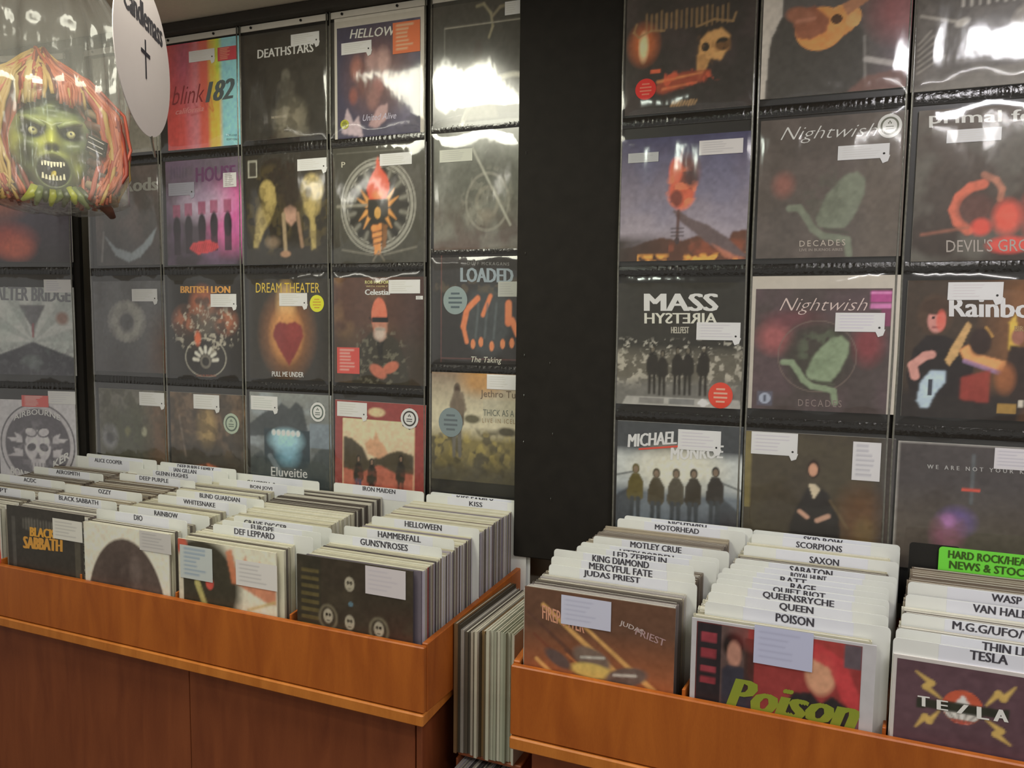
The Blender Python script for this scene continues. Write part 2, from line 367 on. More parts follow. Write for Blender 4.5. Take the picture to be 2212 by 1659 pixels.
# ------------------------------------------------------------ the room
def struct(name, mb, m, parent=None, **k):
    return mb.build(name, m, parent, kind='structure', **k)
YL, YR = 1.934, 1.880                      # front faces of the two black boards
struct('wall_back', MB().box(-4.5, 2.01, -1.45, 3.2, 2.12, CEIL), M['wall'])
struct('floor', MB().box(-4.5, -3.0, -1.5, 3.2, 2.12, -1.45), M['floor'])
struct('ceiling', MB().box(-4.5, -3.0, CEIL, 3.2, 2.12, CEIL+.08), M['ceiling'])
struct('trim_1', MB().cbox(-4.4, YL-.035, .932, -0.648, 2.009, CEIL-.001, .004), M['trim'])
struct('trim_2', MB().cbox(-0.646, YR-.02, .932, 3.2, 2.009, CEIL-.001, .004), M['trim'])
tag(MB().cbox(-2.262, YL, -0.66, -0.648, 2.008, .931, .002).build('black_display_board', M['board']), 'black painted display board carrying the left wall of records', 'board')
pb = empty('black_display_board', (0.3, YR, -0.65), label='black display board standing proud of the left one, bare at its left edge', cat='board')
MB().cbox(-0.947, 0, 0.0, 1.5, .127, 1.580, .003).build('panel', M['board'], pb)
# chips and staples along the bare edge of the proud board
for (x, y) in ((1137, 330), (1135, 548), (1133, 768), (1194, 938), (1132, 855), (1190, 1078), (1131, 955), (1188, 785)):
    a, z = Plane(0, YR, 0).uv(x, y)
    MB().tube([(a-.3, -.0008, z+.65-.004), (a-.3, -.0022, z+.65), (a-.3, -.0008, z+.65+.004)], .0007, 5).build('staple', M['metal'], pb)

PL = Plane(0, YL, 0.0); PR = Plane(0, YR, 0.0)
phiS = math.radians(11.0)
PS = Plane(-2.285, 1.925, phiS)           # the angled panel at the far left
sb = empty('black_display_board', PS.pt(-.62, -.66), phiS, label='black display board turned towards the viewer at the far left', cat='board')
MB().cbox(-.70, 0, 0, .60, .02, 1.59, .002).build('panel', M['board'], sb)

# ------------------------------------------------------------ hanging pocket strips
PX = 0.33
def pocket_mesh(w, h, seed, bulge=0.0045):
    n = 34; rng = np.random.RandomState(seed); U, V = np.meshgrid(np.linspace(0, 1, n), np.linspace(0, 1, n))
    e = np.minimum(np.minimum(U, 1-U)*8, 1)*np.minimum(np.minimum(V, 1-V)*8, 1); y = -bulge*e**.5
    for _ in range(7):
        an = rng.uniform(-.5, .5); x0 = rng.rand(); fr = rng.uniform(6, 16); am = rng.uniform(.0003, .0009)
        y -= am*np.sin((U*math.cos(an)+V*math.sin(an)*.6)*fr+x0*6)*e
    top = np.clip((V-.90)/.1, 0, 1); y -= .0009*top*np.sin(U*70+rng.rand()*6)*e**.3
    co = np.stack([(U-.5)*w, y, V*h], -1).reshape(-1, 3)
    i = np.arange(n*n).reshape(n, n); f = np.stack([i[:-1, :-1], i[:-1, 1:], i[1:, 1:], i[1:, :-1]], -1).reshape(-1, 4)
    me = bpy.data.meshes.new('pocket'); me.from_pydata(co.tolist(), [], f.tolist()); me.polygons.foreach_set('use_smooth', [True]*len(f)); me.update(); return me
def seam_mesh(w, seed):
    rng = np.random.RandomState(seed); nx, nz = 90, 5; vs = []; fs = []
    ph = rng.rand(6)*6
    for j in range(nz):
        for i in range(nx):
            u = i/(nx-1); v = j/(nz-1); a = .0014*(.5+.5*math.sin(u*9+ph[0]))*math.sin(u*150+ph[1]+2*math.sin(u*23+ph[2]))*math.sin(math.pi*v)
            vs.append(((u-.5)*w, -.002*math.sin(math.pi*v)-a, (v-.5)*.026))
    for j in range(nz-1):
        for i in range(nx-1): b = j*nx+i; fs.append((b, b+1, b+nx+1, b+nx))
    me = bpy.data.meshes.new('crinkled_seam'); me.from_pydata(vs, [], fs); me.polygons.foreach_set('use_smooth', [True]*len(fs)); me.update(); return me
def strip(pl, ac, label, seams, ztop, zbot, header=True, w=PX-.006):
    """ac: centre along the plane; seams: z of the black seams between pockets, top to bottom"""
    z0 = zbot; root = empty('hanging_pocket_strip', pl.pt(ac, z0, 0.001), pl.phi, label=label, cat='pocket strip', group='clear pocket strips hanging on the wall')
    MB().box(-w/2, -.002, 0, w/2, 0, ztop-z0).build('backing_sheet', M['backing'], root)
    ed = [ztop-.02]+list(seams)+[zbot]
    for i in range(len(ed)-1):
        hh = ed[i]-ed[i+1]-.026
        if hh < .05: continue
        p = link('pocket', pocket_mesh(w-.006, hh, int(abs(ac*100))+i*7), M['film'], root); p.location = (0, -.0115, ed[i+1]+.013-z0)
    for i, s in enumerate(seams):
        p = link('crinkled_seam', seam_mesh(w-.004, i*5+int(abs(ac*77))), M['seam'], root); p.location = (0, -.006, s-z0)
    for sx in (-1, 1):
        pts = [(sx*(w/2-.003)+.0008*math.sin(k*1.3), -.0065-.0015*math.sin(k*.9)**2, k*(ztop-z0)/16) for k in range(17)]
        MB().tube(pts, .0026, 6).build('side_weld', M['weld'], root, smooth=True)
    if header:
        MB().cbox(-w/2, -.006, ztop-z0-.020, w/2, -.0022, ztop-z0-.001, .0008).build('header_tape', M['tape'], root)
        for q in (-.72, .42):
            MB().disc(q*w/2, -.009, ztop-z0-.010, .004, .004, .003, 10).build('pin', M['pin'], root)
    return root
XL0, ZL = -2.2625, 0.5466
for c in range(4):
    strip(PL, XL0+PX*(c+.5), ['clear pocket strip hanging farthest left on the left board, behind the mask', 'clear pocket strip with the rainbow striped cover at its top', 'clear pocket strip with the two gilded lion statues cover', 'clear pocket strip with the red flame torch cover'][c],
          [ZL, ZL-.3755, ZL-.751], .931, -.64)
strip(PL, -0.942+.168, 'clear pocket strip partly hidden by the edge of the proud black board', [PL.uv(1020, 275)[1], PL.uv(1020, 546)[1], PL.uv(1020, 799)[1]], .931, -.64, w=.318)
XR0, ZR = -0.3701, 0.520
for c in range(3):
    strip(PR, XR0+PX*(c+.5), ['clear pocket strip hanging next to the bare black board', 'clear pocket strip in the middle of the right board', 'clear pocket strip cut by the right edge of the picture'][c],
          [ZR, ZR-.3755, ZR-.751], .929, -.64)
strip(PS, -.215, 'clear pocket strip on the angled board at the far left', [PS.uv(80, 415)[1], PS.uv(80, 585)[1], PS.uv(80, 832)[1]], .925, -.62, w=.345)

# ------------------------------------------------------------ records on the wall (colours are the print's own)
G_L = 'records shown on the left wall'; G_R = 'records shown on the right wall'
LBL = (214, 213, 206)
# --- top row, left wall
A = Art((150, 146, 134), seed=2); A.noise((70, 68, 62), 6, .45, .6, .8, A.ym(0, .55, .1)).noise((205, 200, 186), 9, .45, .6, .7, A.ym(.2, .7, .1)).rect(.62, .02, 1, .14, (60, 58, 54))
for v in (.36, .46, .56): A.rect(.5, v, .98, v+.05, (86, 84, 78), .8)
record(PL, (200, 128), (344, 325), A, 'grey and white printed record directly behind the hanging oval sign', G_L, border=(0, 0, 0, 0), gloss=True)
A = Art((196, 70, 66), seed=3)
A.rect(0, 0, .16, 1, (192, 62, 58)).ell(.25, .15, .16, .35, (140, 76, 110), 1.5, .6).ell(.42, .8, .12, .5, (190, 120, 140), 1.2, .8)
A.mix(np.clip((A.U-.30)/.2, 0, 1), (206, 84, 66)).mix(np.clip((A.U-.56)/.06, 0, 1), (226, 168, 34)).mix(np.clip((A.U-.64)/.06, 0, 1)*np.clip((.55-A.V)/.3, .15, 1), (176, 196, 40)).mix(np.clip((A.U-.72)/.06, 0, 1), (124, 186, 200))
A.mix(np.clip((A.U-.34)/.06, 0, 1)*np.clip((.48-A.U)/.06, 0, 1)*.6, (186, 116, 132))
for k in range(9):
    x = A.rng.uniform(.1, .7); A.line(x, A.rng.uniform(.4, .7), x+A.rng.uniform(-.15, .15), A.rng.uniform(.5, .75), .006, (170, 56, 60), .7)
record(PL, (358, 100), (520, 312), A, 'rainbow striped record cover in red, yellow and pale blue', G_L,
       texts=[('blink', 372, 188, 442, 228, (120, 36, 44), dict(shear=.3, bold=-.005, slope=(-8, -8))), ('182', 446, 178, 505, 222, (70, 80, 84), dict(shear=.3, bold=.04, slope=(-10, -10))), ('california', 380, 236, 440, 248, (208, 130, 128), dict(slope=(-8, -8), shear=.3)), ('DELUXE', 492, 290, 512, 294, (70, 96, 104)), ('EDITION', 490, 299, 512, 303, (60, 80, 90)), ('', 0, 0, 1, 1, (0, 0, 0))][:-1],
       stick=[(409, 104, 464, 136, (232, 226, 216), 'price'), (471, 98, 511, 133, (190, 40, 60), 'note', (228, 150, 110))])
A = Art((52, 49, 44), seed=4); A.ell(.5, .42, .05, .07, (92, 88, 78), .6).poly([(.32, 1), (.4, .62), (.5, .5), (.64, .6), (.74, .8), (.78, 1)], (84, 80, 70), .7, 3)
A.ell(.55, .82, .16, .15, (132, 124, 104), 1.2, .7).poly([(.38, .5), (.5, .42), (.62, .5), (.58, .56), (.42, .56)], (72, 68, 60), .8, 2).noise((40, 37, 33), 8, .5, .6, .5)
record(PL, (527, 82), (711, 289), A, 'black record cover with white angular capitals and a dim hooded figure, top row', G_L,
       texts=[('DEATHSTARS', 557, 108, 677, 127, (206, 202, 190), dict(bold=.025, slope=(-15, -15))), ('THE PERFECT CULT', 586, 252, 620, 257, (160, 150, 132), dict(slope=(-4, -4)))],
       stick=[(629, 67, 690, 101, LBL, 'price')])
A = Art((58, 54, 76), seed=5); A.noise((120, 110, 140), 4, .4, .7, .5, np.clip((A.U-.6)*3, 0, 1)).ell(.5, .45, .34, .32, (104, 66, 64), .9, .8)
for x, y, r, c in ((.24, .38, .07, (150, 92, 80)), (.42, .33, .07, (158, 120, 116)), (.56, .34, .08, (168, 130, 124)), (.33, .5, .09, (96, 50, 46)), (.5, .55, .06, (146, 92, 88)), (.44, .66, .07, (130, 88, 84)), (.2, .62, .05, (130, 70, 62))): A.ell(x, y, r, r*1.4, c, .8, .9)
A.poly([(.05, .95), (.12, .72), (.2, .86), (.26, .8), (.32, 1)], (182, 160, 168), .8, 1).poly([(.38, .9), (.5, .74), (.62, .72), (.6, .86), (.48, .93)], (176, 140, 140), .8, 1)
record(PL, (722, 42), (916, 285), A, 'purple group portrait cover with an orange corner sticker and white backing', G_L, board=(214, 208, 196), border=(.03, .08, .04, .0),
       texts=[('HELLOWEEN', 756, 64, 898, 84, (196, 196, 186), dict(shear=.25, slope=(-12, -12))), ('United Alive', 784, 248, 856, 262, (168, 164, 182), dict(shear=.3, bold=0, slope=(-6, -6)))],
       stick=[(738, 86, 803, 120, LBL, 'price'), (849, 42, 908, 118, (222, 104, 44), 'note', (236, 180, 140)), (736, 258, 754, 280, (150, 150, 50), 'round', (70, 70, 40))])
A = Art((66, 66, 62), n=100, seed=6); A.ring(.9, 1.25, .62, .03, (186, 184, 170)).ell(.9, 1.15, .45, .4, (60, 62, 60), .3).poly([(.35, .95), (.44, .6), (.52, .5), (.62, .56), (.75, .95)], (116, 112, 100), .8, 2)
A.ell(.52, .42, .05, .08, (60, 54, 50), .5).ell(.52, .58, .07, .08, (160, 156, 140), .8, .7).path([(.5, .07), (.58, .06), (.66, .14), (.68, .24), (.64, .32)], .012, (136, 130, 104)).path([(.68, .16), (.76, .1), (.84, .09)], .012, (126, 118, 96))
A.rect(.13, .205, 1, .215, (150, 146, 132)).rect(.13, .2, .14, .62, (112, 112, 104))
record(PL, (936, 8), (1125, 262), A, 'glossy grey cover with a pale moon arc beside the black board, top row', G_L, gloss=True, stick=[(1091, 0, 1124, 34, LBL, 'price')], tab=False)
# --- second row
A = Art((92, 88, 86), seed=7); A.noise((120, 104, 100), 4, .4, .7, .6).mix(np.clip((A.V-.55)*2, 0, .6), (62, 62, 64)).poly([(.12, .68), (.3, .82), (.55, .88), (.74, .78), (.94, .62), (.86, .78), (.68, .92), (.5, .97), (.3, .9)], (150, 162, 170), .9, 1).line(.12, .66, .08, .95, .015, (140, 136, 134), .7)
record(PL, (203, 366), (350, 571), A, 'grey record cover with a pale blue hammock shape, under the oval sign column', G_L,
       texts=[('Rods', 268, 386, 340, 415, (150, 150, 144), dict(bold=.05, slope=(-4, -4)))], stick=[(204, 434, 252, 443, (226, 220, 210), 'price')])
A = Art((60, 48, 58), seed=8); A.vgrad((104, 92, 108), (52, 40, 48)).mix(np.clip((A.U-.45)*3, 0, 1)*A.ym(.28, .82, .3), (216, 84, 160)).ell(.5, .42, .34, .15, (184, 164, 190), 1, .8).noise((120, 90, 130), 5, .4, .7, .4)
for x, t in ((.14, .48), (.30, .47), (.48, .46), (.64, .45), (.82, .45)):
    A.rect(x-.05, t-.06, x+.05, t+.06, (150, 70, 104), .9).ell(x, t+.17, .052, .12, (40, 28, 38), .3).rect(x-.045, t+.2, x+.045, t+.42, (44, 30, 40), .9)
A.poly([(.3, .84), (.36, .79), (.58, .76), (.62, .79), (.68, .8), (.7, .84), (.6, .88), (.42, .9), (.36, .87)], (206, 44, 50), .9).scribble(.32, .79, .66, .88, (120, 30, 40), 12, .6, .005, .3).scribble(.06, .06, .3, .16, (84, 74, 96), 6, .7, .012)
record(PL, (357, 350), (524, 570), A, 'pink and black cover with five shadowy block-headed figures', G_L,
       texts=[('HOUSE', 424, 362, 508, 394, (92, 52, 90), dict(bold=.03, slope=(-6, -6)))],
       stick=[(365, 393, 420, 424, (150, 150, 166), 'price'), (483, 372, 511, 405, (220, 214, 214), 'note', (120, 110, 118))])
A = Art((50, 46, 40), seed=9); GO = (168, 148, 84)
A.poly([(.08, .85), (.12, .62), (.2, .5), (.28, .42), (.22, .32), (.27, .26), (.36, .3), (.38, .44), (.33, .55), (.24, .66), (.14, .84)], GO, .95, 1).ell(.26, .33, .09, .1, GO, .3).ell(.22, .55, .09, .12, (150, 132, 78), .6, .9, .4).poly([(.66, .35), (.7, .26), (.8, .22), (.9, .28), (.9, .46), (.82, .52), (.84, .66), (.85, .86), (.79, .88), (.77, .6), (.72, .5)], GO, .95, 1).ell(.8, .34, .13, .14, (176, 156, 92), .3).ell(.8, .48, .1, .1, GO, .4).ell(.76, .36, .04, .05, (110, 98, 62), .6)
A.noise((92, 80, 46), 14, .5, .6, .45, A.em(.3, .5, .3, .4)+A.em(.8, .5, .2, .4)).poly([(.46, .5), (.54, .46), (.62, .5), (.62, .6), (.55, .66), (.48, .6)], (176, 136, 116), .95, 1).line(.46, .55, .48, .88, .022, (150, 130, 100)).line(.63, .55, .68, .84, .02, (140, 112, 88)).ell(.48, .91, .06, .03, (160, 120, 90), .5).ell(.55, .36, .16, .14, (56, 50, 44), .8, .8).ell(.32, .8, .08, .05, (130, 110, 90), .9, .8)
A.ring(.075, .1, .05, .006, (200, 196, 180), 0).rect(.03, .045, .145, .2, (170, 168, 154)).rect(.045, .058, .13, .188, (64, 60, 54))
record(PL, (530, 338), (712, 568), A, 'dark cover with two golden lion statues and a crouching figure', G_L, stick=[(643, 340, 706, 370, (222, 218, 208), 'price')])
A = Art((66, 64, 56), seed=10)
for r, w_ in ((.40, .012), (.365, .022), (.33, .012)): A.ring(.49, .51, r, w_, (142, 140, 130), .9)
for k in range(14):
    an = k/14*2*math.pi; A.line(.49+.27*math.cos(an), .51+.27*math.sin(an), .49+.31*math.cos(an), .51+.31*math.sin(an), .028, (44, 42, 38))
A.ell(.49, .51, .255, .255, (48, 46, 40), .05)
for k in range(14):
    an = (k+.5)/14*2*math.pi; A.line(.49+.25*math.cos(an), .51+.25*math.sin(an), .49+.33*math.cos(an), .51+.33*math.sin(an), .016, (112, 110, 100))
A.poly([(.49, .08), (.53, .2), (.6, .28), (.62, .36), (.58, .45), (.4, .45), (.37, .36), (.42, .26), (.47, .2)], (226, 74, 34), 1, 1).ell(.49, .42, .06, .04, (214, 110, 40), .9)
for sx in (-1, 1):
    for (q0, q1, e0, e1) in ((.12, .5, .22, .44), (.12, .56, .2, .63), (.1, .47, .18, .37), (.09, .6, .15, .7)): A.line(.49+sx*q0, q1, .49+sx*e0, e1, .022, (204, 138, 56), 1, .003)
A.poly([(.38, .45), (.6, .45), (.6, .6), (.49, .68), (.39, .6)], (46, 44, 38), 1).ell(.49, .57, .035, .05, (196, 146, 60), .3)
A.poly([(.42, .68), (.54, .66), (.52, .92), (.46, .93)], (210, 130, 52), 1).poly([(.54, .66), (.6, .68), (.58, .86), (.53, .9)], (120, 80, 44), 1)
for v in (.74, .79, .84): A.line(.43, v, .54, v-.02, .006, (70, 50, 34))
A.line(.44, .98, .5, .9, .006, (120, 112, 96)).line(.56, .98, .5, .9, .006, (120, 112, 96)).line(.1, .88, .44, .93, .006, (120, 116, 104)).line(.9, .87, .56, .93, .006, (120, 116, 104)).line(.05, .5, .37, .5, .012, (130, 126, 112)).rect(.04, .04, .98, .05, (110, 108, 98), .5)
record(PL, (719, 322), (920, 566), A, 'dark cover with a gear wheel emblem around a flaming torch', G_L,
       texts=[('P', 738, 350, 746, 362, (170, 166, 150))], stick=[(821, 328, 890, 359, LBL, 'price')], tab=False)
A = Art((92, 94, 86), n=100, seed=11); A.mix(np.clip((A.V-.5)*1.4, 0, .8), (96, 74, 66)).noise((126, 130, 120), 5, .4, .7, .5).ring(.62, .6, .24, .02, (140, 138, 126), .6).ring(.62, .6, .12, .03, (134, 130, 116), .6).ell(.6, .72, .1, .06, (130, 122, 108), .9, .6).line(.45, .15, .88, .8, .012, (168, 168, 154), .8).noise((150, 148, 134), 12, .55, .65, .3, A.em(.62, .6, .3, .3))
record(PL, (938, 290), (1125, 536), A, 'glossy grey green cover with a strong lamp reflection, second row', G_L, gloss=True, stick=[(950, 320, 1021, 352, (196, 198, 186), 'price')], tab=False)
# --- third row
A = Art((92, 92, 94), seed=12); A.mix(np.clip((A.V-.5)*1.8, 0, .8), (62, 58, 60)).mix(np.clip((A.U-.7)*3, 0, 1)*A.ym(.45, 1.1, .4), (92, 62, 44))
for k in range(26):
    an = k/26*2*math.pi; A.line(.47+.11*math.cos(an), .44+.1*math.sin(an), .47+.25*math.cos(an), .44+.21*math.sin(an), .018, (152, 150, 144), .45, .03)
A.ring(.47, .44, .17, .07, (160, 158, 150), .6).ell(.47, .46, .08, .09, (88, 88, 90), .9).noise((70, 66, 62), 10, .5, .6, .3)
record(PL, (201, 608), (359, 807), A, 'grey cover with a pale feathery ring, next to the bare black gap', G_L, stick=[(286, 624, 340, 651, LBL, 'price')])
A = Art((40, 36, 32), seed=13); A.ell(.45, .25, .14, .16, (176, 90, 44), .9, .9).ell(.2, .42, .13, .13, (158, 92, 60), .9, .9).ell(.75, .42, .13, .12, (158, 92, 60), .9, .9).noise((56, 46, 38), 9, .42, .58, .85, A.em(.48, .45, .42, .3, .3))
A.ell(.48, .42, .16, .16, (96, 86, 74), .8, .7).ring(.48, .8, .27, .012, (150, 146, 132), .9, .2).noise((182, 174, 156), 22, .6, .7, .7, A.em(.48, .5, .44, .26, .3)).ell(.38, .6, .04, .07, (206, 92, 40), .8)
for k in range(7):
    an = math.pi*(1.05+.15*k); A.line(.48+.1*math.cos(an), .84+.1*math.sin(an), .48+.16*math.cos(an), .84+.15*math.sin(an), .018, (196, 192, 180))
A.ring(.48, .84, .06, .02, (110, 104, 94), .9)
record(PL, (364, 606), (531, 818), A, 'black cover with a flaming metal beast head and orange block title', G_L,
       texts=[('BRITISH LION', 391, 618, 497, 633, (222, 136, 54), dict(bold=.05)), ('THE BURNING', 424, 809, 467, 814, (130, 70, 50))], stick=[(456, 635, 511, 663, LBL, 'price')])
A = Art((48, 44, 38), seed=14); A.ell(.48, .55, .26, .33, (150, 92, 36), 1, .9).ell(.47, .26, .1, .2, (198, 160, 100), 1, .9).ell(.47, .55, .19, .26, (196, 132, 58), .5, .8)
A.poly([(.33, .46), (.39, .42), (.48, .44), (.58, .42), (.66, .46), (.68, .56), (.6, .72), (.5, .86), (.38, .7), (.3, .56)], (124, 40, 36), 1, 1).ell(.55, .52, .08, .08, (150, 56, 48), 1, .5)
record(PL, (537, 604), (713, 824), A, 'black cover with a glowing red flame-edged shape and yellow serif title', G_L,
       texts=[('DREAM THEATER', 553, 611, 691, 632, (206, 164, 48), dict(bold=.0)), ('PULL ME UNDER', 588, 802, 656, 813, (208, 204, 194), dict(bold=.015, slope=(2, 2)))],
       stick=[(604, 633, 664, 661, LBL, 'price'), (670, 637, 700, 674, (230, 196, 24), 'round', (180, 140, 20))])
A = Art((84, 56, 44), seed=15); A.mix(np.clip((A.U-.5)*2, 0, 1), (62, 42, 38)).noise((124, 92, 58), 5, .42, .68, .7, np.clip(1-A.U*1.3, 0, 1)).mix(A.ym(.55, 1.2, .3), (56, 52, 40), .7)
A.poly([(.2, 1), (.24, .7), (.36, .56), (.42, .5), (.56, .5), (.7, .58), (.8, .8), (.84, 1)], (54, 50, 40), .95, 2).noise((120, 116, 96), 26, .6, .68, .5, A.em(.5, .75, .3, .3, .3)).poly([(.46, .52), (.56, .52), (.54, .78), (.5, .78)], (34, 32, 28), .9)
A.ell(.505, .36, .085, .17, (206, 104, 72), .12).poly([(.43, .42), (.6, .42), (.58, .56), (.52, .6), (.45, .56)], (170, 118, 96), .9, 1).ell(.51, .53, .06, .06, (186, 170, 158), .7, .9).rect(.425, .37, .6, .42, (24, 22, 24)).line(.4, .38, .43, .4, .008, (30, 28, 28)).line(.47, .485, .56, .485, .012, (150, 140, 130))
A.ell(.49, .88, .1, .055, (178, 96, 70), .3, 1, .5).ell(.63, .84, .09, .05, (182, 98, 70), .3, 1, -.4)
record(PL, (721, 600), (919, 834), A, 'brown portrait cover of a bald bearded man in dark glasses with crossed arms', G_L,
       texts=[('ROB HALFORD', 789, 606, 846, 613, (212, 192, 130)), ('WITH FAMILY', 791, 617, 838, 620, (190, 176, 120)), ('Celestial', 789, 625, 842, 637, (190, 196, 214), dict(bold=.04))],
       stick=[(840, 604, 908, 634, LBL, 'price'), (899, 639, 914, 647, LBL, 'plain'), (729, 751, 777, 806, (206, 60, 48), 'note', (232, 170, 160))], tab=False)
A = Art((50, 48, 48), n=96, seed=16); A.ell(.62, .6, .27, .32, (62, 66, 68), .3)
for (x0, y0, x1, y1, w_) in ((.52, .4, .4, .5, .028), (.4, .5, .36, .66, .03), (.36, .66, .4, .8, .022), (.66, .38, .58, .55, .022), (.86, .45, .86, .62, .035), (.9, .6, .96, .72, .03)): A.line(x0, y0, x1, y1, w_, (204, 112, 62))
for x in (.47, .56, .68, .8, .9): A.ell(x, .82+.02*math.sin(x*20), .026, .045, (206, 118, 66), .3)
for x in (.5, .6, .7): A.line(x+.03, .45, x, .76, .012, (84, 92, 94), .7)
A.noise((98, 86, 66), 12, .5, .65, .5, A.ym(.22, .36, .05)).rect(.10, .0, .112, 1, (104, 66, 62), .8).rect(.1, .955, 1, .965, (104, 66, 62), .8)
record(PL, (934, 552), (1125, 788), A, 'dark cover with a pair of orange-lit clawing hands and a grey round sticker', G_L,
       texts=[('DUFF MCKAGANS', 1010, 565, 1100, 572, (112, 112, 110), dict(space=1.3, slope=(2, 2))), ('LOADED', 996, 578, 1108, 609, (128, 140, 148), dict(bold=.035, slope=(2, 2))), ('The Taking', 1018, 770, 1084, 786, (196, 192, 178), dict(shear=.25, bold=0, slope=(2, 2)))],
       stick=[(958, 618, 1010, 679, (122, 136, 136), 'round', (70, 84, 90)), (1076, 608, 1124, 641, (166, 168, 160), 'price')], tab=False)
# --- fourth row
A = Art((82, 80, 66), seed=17); A.noise((112, 108, 100), 8, .45, .6, .7, A.ym(0, .35, .1)).mix(np.clip((A.U-.6)*3, 0, .7)*A.ym(.1, .8, .2), (104, 72, 48)).ell(.42, .45, .3, .25, (72, 74, 54), .8, .8).ell(.15, .53, .12, .14, (124, 124, 128), .5, .9).ell(.15, .55, .06, .06, (84, 84, 92), .6).ell(.66, .45, .04, .05, (150, 148, 124), .6).ell(.42, .46, .04, .05, (110, 108, 70), .8).ell(.48, .8, .035, .04, (168, 164, 140), .6).noise((60, 58, 46), 12, .5, .6, .4)
record(PL, (213, 838), (366, 1046), A, 'murky green cover with a pale round emblem, bottom row next to the bare gap', G_L, stick=[(302, 849, 355, 875, LBL, 'price')])
A = Art((74, 62, 50), seed=18); A.noise((116, 92, 70), 7, .45, .65, .7).mix(A.ym(.55, 1.1, .3), (60, 58, 52), .8).ell(.49, .35, .12, .2, (164, 136, 84), .8, .8).line(.12, .25, .2, .68, .012, (120, 104, 92), .7).poly([(.34, .78), (.42, .76), (.5, .74), (.64, .78), (.66, .86), (.58, .93), (.42, .93), (.35, .86)], (196, 108, 68), .9, 1).noise((60, 40, 30), 20, .5, .6, .6, A.em(.5, .84, .17, .1, .3)).noise((52, 44, 36), 10, .5, .62, .5)
record(PL, (367, 846), (533, 1062), A, 'brown ornate cover with a golden figure above an orange crest', G_L, stick=[(419, 854, 474, 882, LBL, 'price'), (484, 894, 517, 936, (156, 168, 152), 'badge', (76, 90, 80))])
A = Art((104, 114, 120), seed=19); A.vgrad((122, 126, 124), (62, 68, 70)).noise((146, 156, 166), 5, .45, .7, .6)
A.poly([(0, .34), (.2, .2), (.32, .18), (.4, .1), (.5, .16), (.58, .08), (.66, .14), (.72, .38), (.6, .42), (.2, .46), (0, .48)], (52, 58, 62), .9, 1).rect(.18, .38, .74, .8, (44, 58, 66)).ell(.45, .5, .18, .11, (150, 196, 214), .9, .95).ell(.47, .64, .12, .12, (120, 176, 200), 1.2, .7)
for k in range(6): A.ell(.3+.06*k, .42, .025, .03, (210, 232, 238), .6)
A.poly([(0, 1), (0, .72), (.14, .62), (.3, .8), (.7, .78), (.84, .58), (1, .52), (1, 1)], (58, 66, 68), .9, 2).line(.25, .68, .38, .86, .03, (110, 122, 130), .8).rect(.74, .3, 1, .56, (112, 126, 140), .8)
record(PL, (539, 846), (717, 1062), A, 'blue grey cover of a lit stage under a dark rocky mass', G_L, texts=[('Eluveitie', 586, 1008, 664, 1028, (200, 204, 196), dict(bold=.01, slope=(5, 5)))],
       stick=[(543, 857, 600, 884, (206, 210, 206), 'price'), (671, 870, 703, 910, (206, 216, 206), 'badge', (70, 84, 76))])
A = Art((140, 52, 48), seed=20); A.rect(.09, .18, .885, 1, (222, 196, 150)).rect(.1, .19, .875, 1, (206, 182, 148)).rect(.1, .62, .875, 1, (176, 92, 70))
A.poly([(.1, .36), (.2, .38), (.32, .46), (.38, .58), (.6, .5), (.72, .46), (.875, .5), (.875, .68), (.7, .7), (.5, .62), (.3, .72), (.1, .68)], (70, 62, 46), 1, 1).poly([(.34, .42), (.4, .36), (.44, .38), (.46, .28), (.5, .38), (.56, .42), (.6, .5), (.5, .56), (.38, .52)], (192, 140, 100), .9, 1)
for x, t in ((.27, .54), (.42, .56), (.74, .5)): A.person(x, t, .44, (42, 38, 34), (132, 104, 84), (58, 70, 104) if x < .3 else (48, 40, 36))
A.noise((140, 66, 50), 16, .5, .65, .4, A.ym(.68, 1.2, .1)*(A.U > .1)*(A.U < .87)).ell(.47, .1, .09, .045, (200, 176, 130), .4)
record(PL, (722, 864), (917, 1096), A, 'red bordered cover with three long-haired figures on a red field', G_L,
       stick=[(727, 871, 791, 899, LBL, 'price'), (864, 882, 902, 924, (222, 216, 204), 'badge', (46, 42, 38)), ], rot=.012)
A = Art((170, 160, 132), n=100, seed=21); A.vgrad((128, 108, 90), (186, 178, 150), 0, .35).ell(.55, .07, .2, .12, (176, 126, 54), 1, .8).mix(np.clip((A.V-.5)*8, 0, 1), (122, 110, 62)).noise((74, 68, 46), 9, .48, .62, .85, A.ym(.52, 1.1, .06)).noise((164, 146, 70), 12, .55, .68, .6, A.ym(.55, .9, .1)).mix(A.ym(.8, 1.1, .2), (70, 66, 54), .85)
A.person(.29, .09, .68, (88, 76, 62), (66, 48, 38), (96, 92, 84)).poly([(.2, .3), (.26, .16), (.36, .18), (.4, .34), (.34, .4), (.24, .38)], (110, 96, 80), .9, 1).ell(.46, .42, .09, .04, (92, 88, 66), .5).ell(.84, .52, .1, .04, (78, 72, 54), .5).rect(.58, .24, 1, .44, (158, 156, 136), .5)
record(PL, (933, 803), (1125, 1050), A, 'pale landscape cover with a man walking over yellow rocks, beside the black board', G_L,
       texts=[('Jethro Tull', 1038, 842, 1122, 862, (92, 76, 60), dict(bold=0, slope=(4, 4))), ('THICK AS A BRICK', 1044, 884, 1150, 898, (92, 96, 86), dict(bold=0, slope=(4, 4))), ('LIVE IN ICELAND', 1042, 903, 1140, 913, (140, 120, 88), dict(bold=0, space=1.3, slope=(4, 4)))],
       stick=[(948, 882, 1000, 942, (110, 124, 128), 'round', (80, 90, 96)), (1052, 811, 1124, 840, LBL, 'price')], tab=False)
